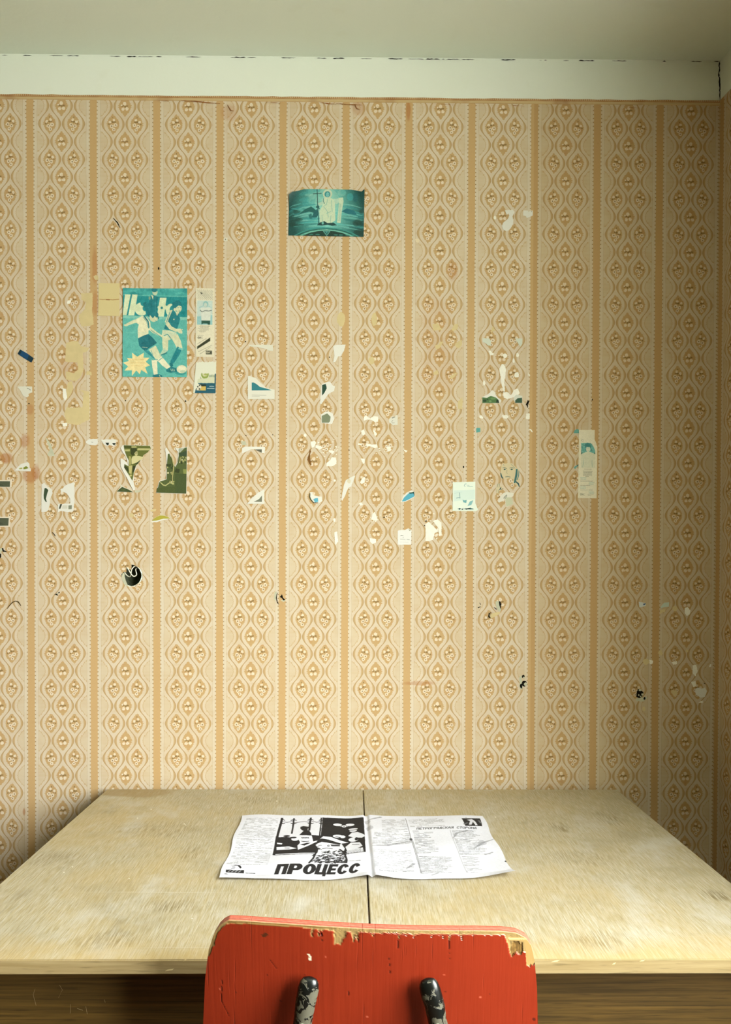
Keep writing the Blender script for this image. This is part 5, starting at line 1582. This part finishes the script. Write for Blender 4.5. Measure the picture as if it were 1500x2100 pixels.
# right page
textblock([(190, 135), (395, 132), (440, 260), (195, 258)], 'R', 13, .8, 178, False, 11)
textblock([(125, 262), (440, 262), (470, 345), (100, 395)], 'R', 11, .8, 178, False, 12)
textblock([(115, 420), (455, 412), (490, 590), (125, 590)], 'R', 20, .85, 172, False, 13)
textblock([(430, 130), (745, 130), (765, 205), (450, 208)], 'R', 7, .85, 178, False, 14)
textblock([(475, 250), (660, 250), (725, 440), (510, 440)], 'R', 17, .85, 158, True, 15)
textblock([(825, 240), (1075, 235), (1180, 450), (895, 455)], 'R', 21, .85, 158, True, 16)
textblock([(525, 465), (830, 468), (860, 622), (550, 625)], 'R', 17, .9, 150, True, 17)
textblock([(912, 465), (1080, 470), (1105, 625), (960, 625)], 'R', 16, .85, 160, True, 18)
textblock([(470, 238), (525, 238), (525, 248), (470, 248)], 'R', 1, 1, 130, False, 19)
textblock([(525, 460), (630, 462), (630, 470), (525, 468)], 'R', 1, 1, 120, False, 20)
textblock([(165, 600), (500, 590), (502, 600), (167, 612)], 'R', 1, .8, 120, False, 21)
textblock([(930, 125), (1040, 122), (1040, 130), (930, 133)], 'R', 1, .5, 140, False, 22)
cv_.line(PQ([(405, 125), (460, 320), (550, 620)], 'R'), .004, (150, 150, 152)); cv_.line(PQ([(470, 320), (525, 500), (545, 620)], 'R'), .004, (150, 150, 152)); cv_.line(PQ([(810, 240), (860, 380), (960, 620)], 'R'), .003, (180, 180, 182))
cv_.poly(PQ([(910, 136), (1075, 132), (1095, 198), (945, 202)], 'R'), (40, 40, 42))
cv_.poly(PQ([(955, 150), (1000, 140), (1030, 160), (1055, 192), (1035, 194), (1010, 165), (1000, 190), (975, 190), (985, 160)], 'R'), (226, 226, 228)); cv_.line(PQ([(1060, 150), (1080, 172)], 'R'), .012, (110, 110, 112)); cv_.line(PQ([(930, 190), (960, 176)], 'R'), .012, (110, 110, 112))
for a in ([(100, 392), (250, 375), (330, 355), (450, 325)], [(840, 310), (870, 265), (960, 240), (1040, 240)], [(1020, 400), (1060, 375), (1110, 345), (1220, 312)], [(60, 150), (130, 130), (180, 118)], [(1120, 452), (1185, 432)], [(410, 575), (450, 552), (480, 530)], [(640, 645), (700, 625)]):
    cv_.line(PQ(a, 'R'), [.006, .016, .018, .006][:len(a)] if len(a) > 2 else .01, (120, 120, 124), .45)  # crease shadows painted into the page as grey streaks
for a in ((60, 160, 30, 16), (80, 220, 36, 20), (1100, 350, 40, 20)):
    head2 = [(a[0] + a[2] * math.cos(t_), a[1] + a[3] * math.sin(t_)) for t_ in np.linspace(0, 6.28, 14, False)]
    cv_.poly(PQ(head2, 'R'), (170, 170, 176), .5)
cv_.ell(*page_uv(*topx('R', [(1330, 527)])[0]), .012, .018, (70, 70, 72)); cv_.ell(*page_uv(*topx('R', [(455, 312)])[0]), .008, .02, (80, 80, 82))
# small bold heading: 5x7 letters
BM = {'П': '11111 10001 10001 10001 10001 10001 10001', 'Е': '11111 10000 10000 11110 10000 10000 11111', 'Т': '11111 00100 00100 00100 00100 00100 00100',
      'Р': '11110 10001 10001 11110 10000 10000 10000', 'О': '01110 10001 10001 10001 10001 10001 01110', 'Г': '11111 10000 10000 10000 10000 10000 10000',
      'А': '00100 01010 01010 10001 11111 10001 10001', 'Д': '00110 01010 01010 01010 01010 11111 10001', 'С': '01110 10001 10000 10000 10000 10001 01110',
      'К': '10001 10010 10100 11000 10100 10010 10001', 'Я': '01111 10001 10001 01111 00101 01001 10001', 'Н': '10001 10001 10001 11111 10001 10001 10001'}
word = 'ПЕТРОГРАДСКАЯ СТОРОНА'
n_ = len(word)
for i, ch in enumerate(word):
    if ch == ' ':
        continue
    x0_ = 505 + (1050 - 505) * i / n_
    wl_ = (1050 - 505) / n_ * .80
    y0_ = 214 - i * .35
    for r0, rw_ in enumerate(BM[ch].split()):
        for c0, b1 in enumerate(rw_):
            if b1 == '1':
                xa, ya = x0_ + wl_ * c0 / 5 + (6 - r0) * .5, y0_ + r0 * 2.4
                cv_.poly(PQ([(xa, ya), (xa + wl_ / 5 * 1.35, ya), (xa + wl_ / 5 * 1.35, ya + 2.9), (xa, ya + 2.9)], 'R'), (40, 40, 44))
cv_.noise(2.5, 6, 9)
_mrs = np.random.default_rng(3)


def mag_at(U_, V_):
    p = ((1 - V_)[..., None] * ((1 - U_)[..., None] * MQ[0] + U_[..., None] * MQ[1]) + V_[..., None] * ((1 - U_)[..., None] * MQ[3] + U_[..., None] * MQ[2]))
    z = 0.0022 + 0.0012 * np.sin(U_ * 9 + V_ * 2) * np.sin(V_ * 5 + 1) + 0.0008 * np.sin(U_ * 23 + 3 * V_) + 0.0006 * np.sin(V_ * 17 + U_ * 6)
    z += 0.0030 * np.exp(-((U_ - .515) / .05) ** 2) - 0.0042 * np.exp(-((U_ - .515) / .008) ** 2)        # the fold
    z += 0.010 * np.clip((U_ - .80) / .2, 0, 1) ** 2 * np.clip((V_ - .72) / .28, 0, 1) ** 2              # lifted near corner
    z += 0.004 * np.clip((.12 - U_) / .12, 0, 1) * np.clip((V_ - .75) / .25, 0, 1)
    z += 0.0035 * np.clip((V_ - .93) / .07, 0, 1) * (np.sin(U_ * 15) * .5 + .5)
    w = 0.0022 * np.sin(U_ * 21) * np.sin(U_ * 7 + 1)
    p = p.copy()
    p[..., 1] += w * (np.abs(V_ - .5) * 2) ** 4
    p[..., 0] += 0.002 * np.sin(V_ * 13) * (np.abs(U_ - .5) * 2) ** 4
    return np.concatenate([p, (TZ + np.maximum(z, 0.0004))[..., None]], -1)


o = grid_sheet('magazine_spread', cv_.out(), mag_at, M_NEWS)
tag(o, 'creased black and white magazine spread with an engraving lying open on the table', 'magazine')

# ------------------------------------------------------------------ chair
CH = CAM + ray(760, 1893) / np.dot(ray(760, 1893), FW) * 0.955          # top middle of the back, camera side
a4 = math.radians(-3.6)
CR = np.array([math.cos(a4), math.sin(a4), 0.0])                          # along the backrest, to the right
tl_ = math.radians(9)
CF = np.array([-math.sin(a4), math.cos(a4), 0.0])                         # horizontal, away from the camera
CD = CF * math.sin(tl_) - np.array([0, 0, 1.0]) * math.cos(tl_)           # down the backrest
CN = np.cross(CR, CD)
CN = CN if np.dot(CN, CF) > 0 else -CN                                    # into the seat side
BT = 0.0125                                                               # plywood thickness


def sag(s):
    """depth of the curved plywood behind its middle line"""
    return 0.011 * (np.asarray(s) / 0.19) ** 2


def st(px, py):
    s = 0.0
    for _ in range(6):
        q = on_plane(px, py, CH + CN * float(sag(s)), CN) - CH
        s = float(np.dot(q, CR))
    return s, float(np.dot(q, CD))


edge_px = topx('Z', [(35, 500), (44, 300), (58, 185), (76, 128), (98, 92), (118, 72), (142, 60), (200, 62), (400, 76), (600, 90), (900, 103), (1200, 106), (1310, 108), (1375, 116), (1415, 136), (1438, 168), (1452, 230), (1462, 340), (1466, 500)])
edge = [st(*p) for p in edge_px]
chair = empty('school_chair', (CH[0], CH[1] + 0.2, 0.0), 'red painted plywood chair with a chipped backrest in front of the table', 'chair')
chl = Vector(chair.location)


def cpart(o):
    o.parent = chair
    o.matrix_parent_inverse = Matrix.Translation(-chl)
    return o


# outline sampled as left boundary x(t), right boundary x(t); rows follow t
es = np.array(edge)
li = int(np.argmin(np.abs(es[:, 0] - np.interp(200 / 2.0833 + 400, [p[0] for p in edge_px], es[:, 0]))))
Lft, Rgt = es[:8], es[12:]
topL = es[7:13]
s_all = es[:, 0]
NS, NT = 330, 190
tb = 0.235                                                                # bottom of the backrest below the frame edge
smin, smax = s_all.min() - 0.002, s_all.max() + 0.002


def half(t_, side):
    e = Lft if side < 0 else Rgt
    tt_ = e[:, 1]
    o_ = np.argsort(tt_)
    x = np.interp(t_, tt_[o_], e[o_][:, 0])
    tm = tt_.max()
    return np.where(t_ > tm, e[np.argmax(tt_), 0] - side * 0.35 * np.clip(t_ - tm, 0, 1) ** 1.35, x)


def top_t(s):
    o_ = np.argsort(s_all[5:15])
    return np.interp(s, s_all[5:15][o_], es[5:15][o_][:, 1])


# parametrise: u across (cos spaced), v down
uu = -np.cos(np.linspace(0, math.pi, NS)) * .35 + np.linspace(-1, 1, NS) * .65
vv_ = np.linspace(0, 1, NT) ** 1.0
TOP0 = es[:, 1].min()
SS, TTg = np.zeros((NT, NS)), np.zeros((NT, NS))
# rows start on the top curve between the corner ends and end at tb; rounded corners: move columns
cL, cR_ = es[0:8], es[12:19]
for j, u in enumerate(uu):
    k = (u + 1) / 2
    # point on the outline from left corner end to right corner end, by arc length
    pass
oc = es[2:17]
seg_ = np.concatenate([[0], np.cumsum(np.hypot(*np.diff(oc, axis=0).T))])
ku = np.linspace(0, seg_[-1], NS)
tops = np.interp(ku, seg_, oc[:, 0])
topt = np.interp(ku, seg_, oc[:, 1])
sb0, sb1 = float(half(np.array(tb), -1)), float(half(np.array(tb), 1))
k01 = (tops - tops[0]) / (tops[-1] - tops[0])
for i, v in enumerate(vv_):
    t_ = topt + (tb - topt) * v
    a = half(t_, -1)
    b_ = half(t_, 1)
    s0 = tops
    lin_s = a + (b_ - a) * k01
    SS[i] = s0 if i == 0 else np.where(True, lin_s + (s0 - (half(topt, -1) + (half(topt, 1) - half(topt, -1)) * k01)) * (1 - v) ** 3, 0)
    TTg[i] = t_

# paint: rasterise on the photograph's crop coordinates of every vertex
P3 = CH + SS[..., None] * CR + TTg[..., None] * CD + sag(SS)[..., None] * CN
vq = P3 - CAM
PX = PPX + F_PX * (vq @ RT) / (vq @ FW)
PY = PPY - F_PX * (vq @ UP) / (vq @ FW)
cx_, cy2 = (PX - 400) * 2.0833, (PY - 1860) * 2.0833


def inside(poly):
    s = np.zeros(cx_.shape, bool)
    n = len(poly)
    for k in range(n):
        (ax, ay), (bx, by) = poly[k], poly[(k + 1) % n]
        if ay != by:
            s ^= ((ay > cy2) != (by > cy2)) & (cx_ < (bx - ax) * (cy2 - ay) / (by - ay) + ax)
    return s


RED, WOOD, WOOD2 = lin((130, 39, 15)), lin((146, 122, 76)), lin((120, 92, 48))
img = np.ones(cx_.shape + (3,)) * RED
h1, h2 = np.zeros(cx_.shape), np.zeros(cx_.shape)
# frayed band along the whole top edge (crop y below the edge line)
ex, ey = [p[0] for p in [(60, 175), (75, 128), (98, 92), (118, 72), (142, 60), (200, 62), (400, 76), (600, 90), (900, 103), (1200, 106), (1310, 108), (1375, 116), (1415, 136), (1445, 180)]], None
ey = [175, 128, 92, 72, 60, 62, 76, 90, 103, 106, 108, 116, 136, 180]
below = cy2 - np.interp(cx_, ex, ey)
fr = np.interp(cx_, [50, 70, 85, 100, 140, 200, 240, 420, 500, 560, 640, 760, 900, 1100, 1300, 1340], [26, 46, 34, 16, 10, 8, 5, 5, 8, 10, 9, 10, 9, 10, 9, 9])
jag = RNG.normal(0, 1, 2000)
fr = fr + np.interp(cx_, np.linspace(0, 1500, 400), np.abs(jag[:400]) * 3.2) * (cx_ > 460) + np.interp(cx_, np.linspace(0, 1500, 220), np.abs(jag[400:620]) * 1.6)
chip = below < fr
chip |= inside([(592, 88), (648, 92), (645, 128), (632, 140), (622, 165), (606, 155), (596, 162), (594, 120)])
chip |= inside([(664, 95), (700, 98), (695, 150), (688, 120), (682, 140), (676, 152), (670, 125)])
big_chip = inside([(1310, 100), (1322, 118), (1338, 160), (1346, 195), (1354, 215), (1372, 196), (1392, 206), (1402, 190), (1414, 196), (1418, 250), (1432, 258), (1438, 244), (1446, 252), (1454, 240), (1460, 235), (1450, 100)])
chip |= big_chip
for xk in (500, 528, 540, 690, 760, 868, 872, 905, 935, 1010, 1060, 1088, 1140, 1180, 1230, 1262):
    L = random.uniform(14, 46)
    chip |= inside([(xk - 4, 85), (xk + 4, 85), (xk + 1, 100 + L), (xk - 1, 100 + L)])
chip |= inside([(52, 190), (50, 160), (60, 140), (85, 120), (92, 130), (84, 150), (86, 165), (72, 172)])
h1 = chip * -0.0011
img[chip] = WOOD
fib = np.interp(cx_, np.linspace(0, 1500, 900), RNG.normal(0, 1, 900))
img[chip] *= np.clip(1 + .22 * fib[chip][:, None], .5, 1.4)
deep = big_chip & inside([(1360, 150), (1372, 152), (1384, 148), (1392, 165), (1400, 150), (1402, 190), (1390, 205), (1372, 196), (1354, 212), (1348, 190)])
h1 = h1 - deep * 0.0010
img[deep] = WOOD2 * np.clip(1 + .35 * fib[deep][:, None], .5, 1.5)
bandw = big_chip & inside([(1340, 128), (1420, 132), (1455, 150), (1455, 250), (1418, 250), (1416, 190), (1410, 150), (1345, 146)])
img[bandw] = lin((160, 132, 80))
img[big_chip & inside([(1338, 132), (1440, 137), (1440, 142), (1342, 140)])] = lin((200, 176, 122))
img[inside([(140, 62), (600, 92), (600, 96), (140, 70)])] = WOOD2
img[inside([(480, 200), (492, 204), (500, 216), (494, 230), (486, 224), (490, 214)])] = lin((228, 220, 190))
img[inside([(284, 118), (300, 110), (316, 118), (308, 126), (288, 130)])] = lin((72, 34, 14))
for (a, b_, r_2) in ((105, 350, 5), (175, 365, 3), (310, 290, 4), (560, 213, 4), (472, 288, 3), (366, 402, 5), (1220, 385, 4), (1065, 290, 4), (1260, 372, 3), (735, 470, 5), (1450, 480, 8), (1070, 362, 4)):
    img[inside(blob(a, b_, r_2, r_2 * .9, 8))] = lin((176, 84, 60)) if (a + b_) % 2 else lin((76, 20, 8))
for a in (((116, 312), (112, 400), (148, 470)), ((232, 368), (240, 440)), ((870, 105), (868, 200)), ((1085, 130), (1090, 230)), ((540, 110), (545, 150)), ((700, 130), (698, 200)), ((320, 225), (360, 280)), ((655, 350), (660, 410)), ((830, 220), (835, 300))):
    m_ = inside(stroke(list(a), [2, 3, 1.5][:len(a)] if len(a) > 2 else [2.6, 1]))
    img[m_] = lin((60, 18, 8))
    h1[m_] -= 0.0005

front = P3 - h1[..., None] * CN
idx = np.arange(NT * NS).reshape(NT, NS)
V = front.reshape(-1, 3).tolist()
Cc = img.reshape(-1, 3).tolist()
Fq = np.stack([idx[:-1, :-1], idx[:-1, 1:], idx[1:, 1:], idx[1:, :-1]], -1).reshape(-1, 4).tolist()
# edge plies: walk the rim, several bands across the thickness
rim_i = idx[::-1, 0].tolist() + idx[0, 1:].tolist() + idx[1:, -1].tolist() + idx[-1, -2:0:-1].tolist()
plies = [(.0012, (190, 166, 118)), (.0022, (206, 128, 104)), (.0044, (190, 90, 70)), (.0050, (130, 62, 46)), (.0068, (206, 128, 108)), (.0076, (172, 82, 64)), (.0100, (200, 106, 86)), (.0118, (180, 70, 50)), (BT, (130, 39, 15))]
prev = rim_i
flat = front.reshape(-1, 3)
base_rim = P3.reshape(-1, 3)[rim_i]
for k, (dd, colr) in enumerate(plies):
    ids = []
    for q, i0 in enumerate(rim_i):
        ids.append(len(V))
        V.append((base_rim[q] + CN * dd).tolist())
        jj = 1 + .10 * math.sin(q * .9 + k) + .06 * RNG.normal()
        Cc.append((lin(colr) * np.clip(jj, .7, 1.2)).tolist())
    n = len(rim_i)
    Fq += [(prev[i], ids[i], ids[(i + 1) % n], prev[(i + 1) % n]) for i in range(n)]
    prev = ids
seatside = len(V)
bk = (P3 + BT * CN)[::6, ::6]
# seat side of the backrest
rr = prev
cidx = len(V)
V.append(((base_rim.mean(0)) + CN * BT).tolist())
Cc.append(RED.tolist())
Fq += [(rr[i], rr[(i + 1) % len(rr)], cidx) for i in range(len(rr))]
br = mesh_obj('backrest', V, Fq, M_CHAIR, None, False, Cc)
br.data.polygons.foreach_set('use_smooth', [True] * len(br.data.polygons))
try:
    br.data.set_sharp_from_angle(angle=math.radians(35))
except Exception:
    pass
cpart(br)


def cpt(px, py, off):
    """a point `off` behind (camera side of) the backrest plane"""
    return Vector(on_plane(px, py, CH - CN * off, CN))


SEAT_Z = 0.44
seat_c = CH + CD * 0.40 + CF * 0.21
bm = bmesh.new()
nseg = 40
ring_t, ring_b = [], []
for i in range(nseg):
    t_ = 2 * math.pi * i / nseg
    ca, sa = math.cos(t_), math.sin(t_)
    sx_, sy_ = .195 * math.copysign(abs(ca) ** .45, ca), .19 * math.copysign(abs(sa) ** .45, sa)
    p = np.array([seat_c[0], seat_c[1], 0]) + CR * sx_ + CF * sy_
    ring_t.append(bm.verts.new((p[0], p[1], SEAT_Z)))
    ring_b.append(bm.verts.new((p[0], p[1], SEAT_Z - .014)))
bm.faces.new(ring_t)
bm.faces.new(ring_b[::-1])
for i in range(nseg):
    bm.faces.new((ring_b[i], ring_b[(i + 1) % nseg], ring_t[(i + 1) % nseg], ring_t[i]))
so = bm_obj('seat', bm, M_CHAIR)
paint_mesh(so.data, np.tile(RED, (len(so.data.vertices), 1)), len(so.data.vertices))
cpart(so)

# steel uprights: flattened rounded ends riveted to the back, running down into the rear legs
for (top_px, mid_px, riv_px, sgn) in (((634, 2021), (626, 2062), (622, 2091), -1), ((881, 2024), (892, 2062), (897, 2091), 1)):
    d0 = 0.0035
    A0, A1, A2 = cpt(*top_px, d0 + .008), cpt(*mid_px, d0 + .010), cpt(*riv_px, d0 + .0115)
    dirn = (A2 - A0).normalized()
    p_low = A2 + dirn * 0.05
    foot = Vector(np.array([seat_c[0], seat_c[1], 0]) + CR * sgn * .185 - CF * .235)
    seatp = Vector(np.array([seat_c[0], seat_c[1], SEAT_Z - .03]) + CR * sgn * .175 - CF * .205)
    pts = [A0 - dirn * .0105, A0 - dirn * .0085, A0 - dirn * .004, A0 + dirn * .004, A1, A2, p_low, p_low.lerp(seatp, .4) + Vector(CN * -.004), seatp, Vector((foot.x, foot.y, 0.0))]
    rad = [.0045, .0085, .0112, .0126, .0124, .0122, .0115, .0110, .0110, .0110]
    nrm = Vector(CN)
    flatk = [.5, .55, .6, .72, .85, .95, 1, 1, 1, 1]
    wk = [1.0, 1.0, 1.0, 1.0, .98, .92, 1, 1, 1, 1]
    bm = bmesh.new()
    tube(bm, pts, rad, 20, (nrm, flatk, wk))
    cpart(bm_obj('leg', bm, M_METAL, None, True))
    bm = bmesh.new()
    bmesh.ops.create_uvsphere(bm, u_segments=14, v_segments=8, radius=.0036)
    for v in bm.verts:
        v.co = Vector((v.co.x, v.co.y, v.co.z))
    bm.transform(Matrix.Translation(A2 - nrm * .0118))
    cpart(bm_obj('rivet', bm, M_RIVET, None, True))
for sgn in (-1, 1):
    a = np.array([seat_c[0], seat_c[1], 0])
    pts = [a + CR * sgn * .17 - CF * .19 + np.array([0, 0, SEAT_Z - .026]), a + CR * sgn * .17 + CF * .15 + np.array([0, 0, SEAT_Z - .026]), a + CR * sgn * .175 + CF * .175 + np.array([0, 0, SEAT_Z - .05]), a + CR * sgn * .185 + CF * .20]
    bm = bmesh.new()
    tube(bm, pts, .011, 12)
    cpart(bm_obj('leg', bm, M_METAL, None, True))
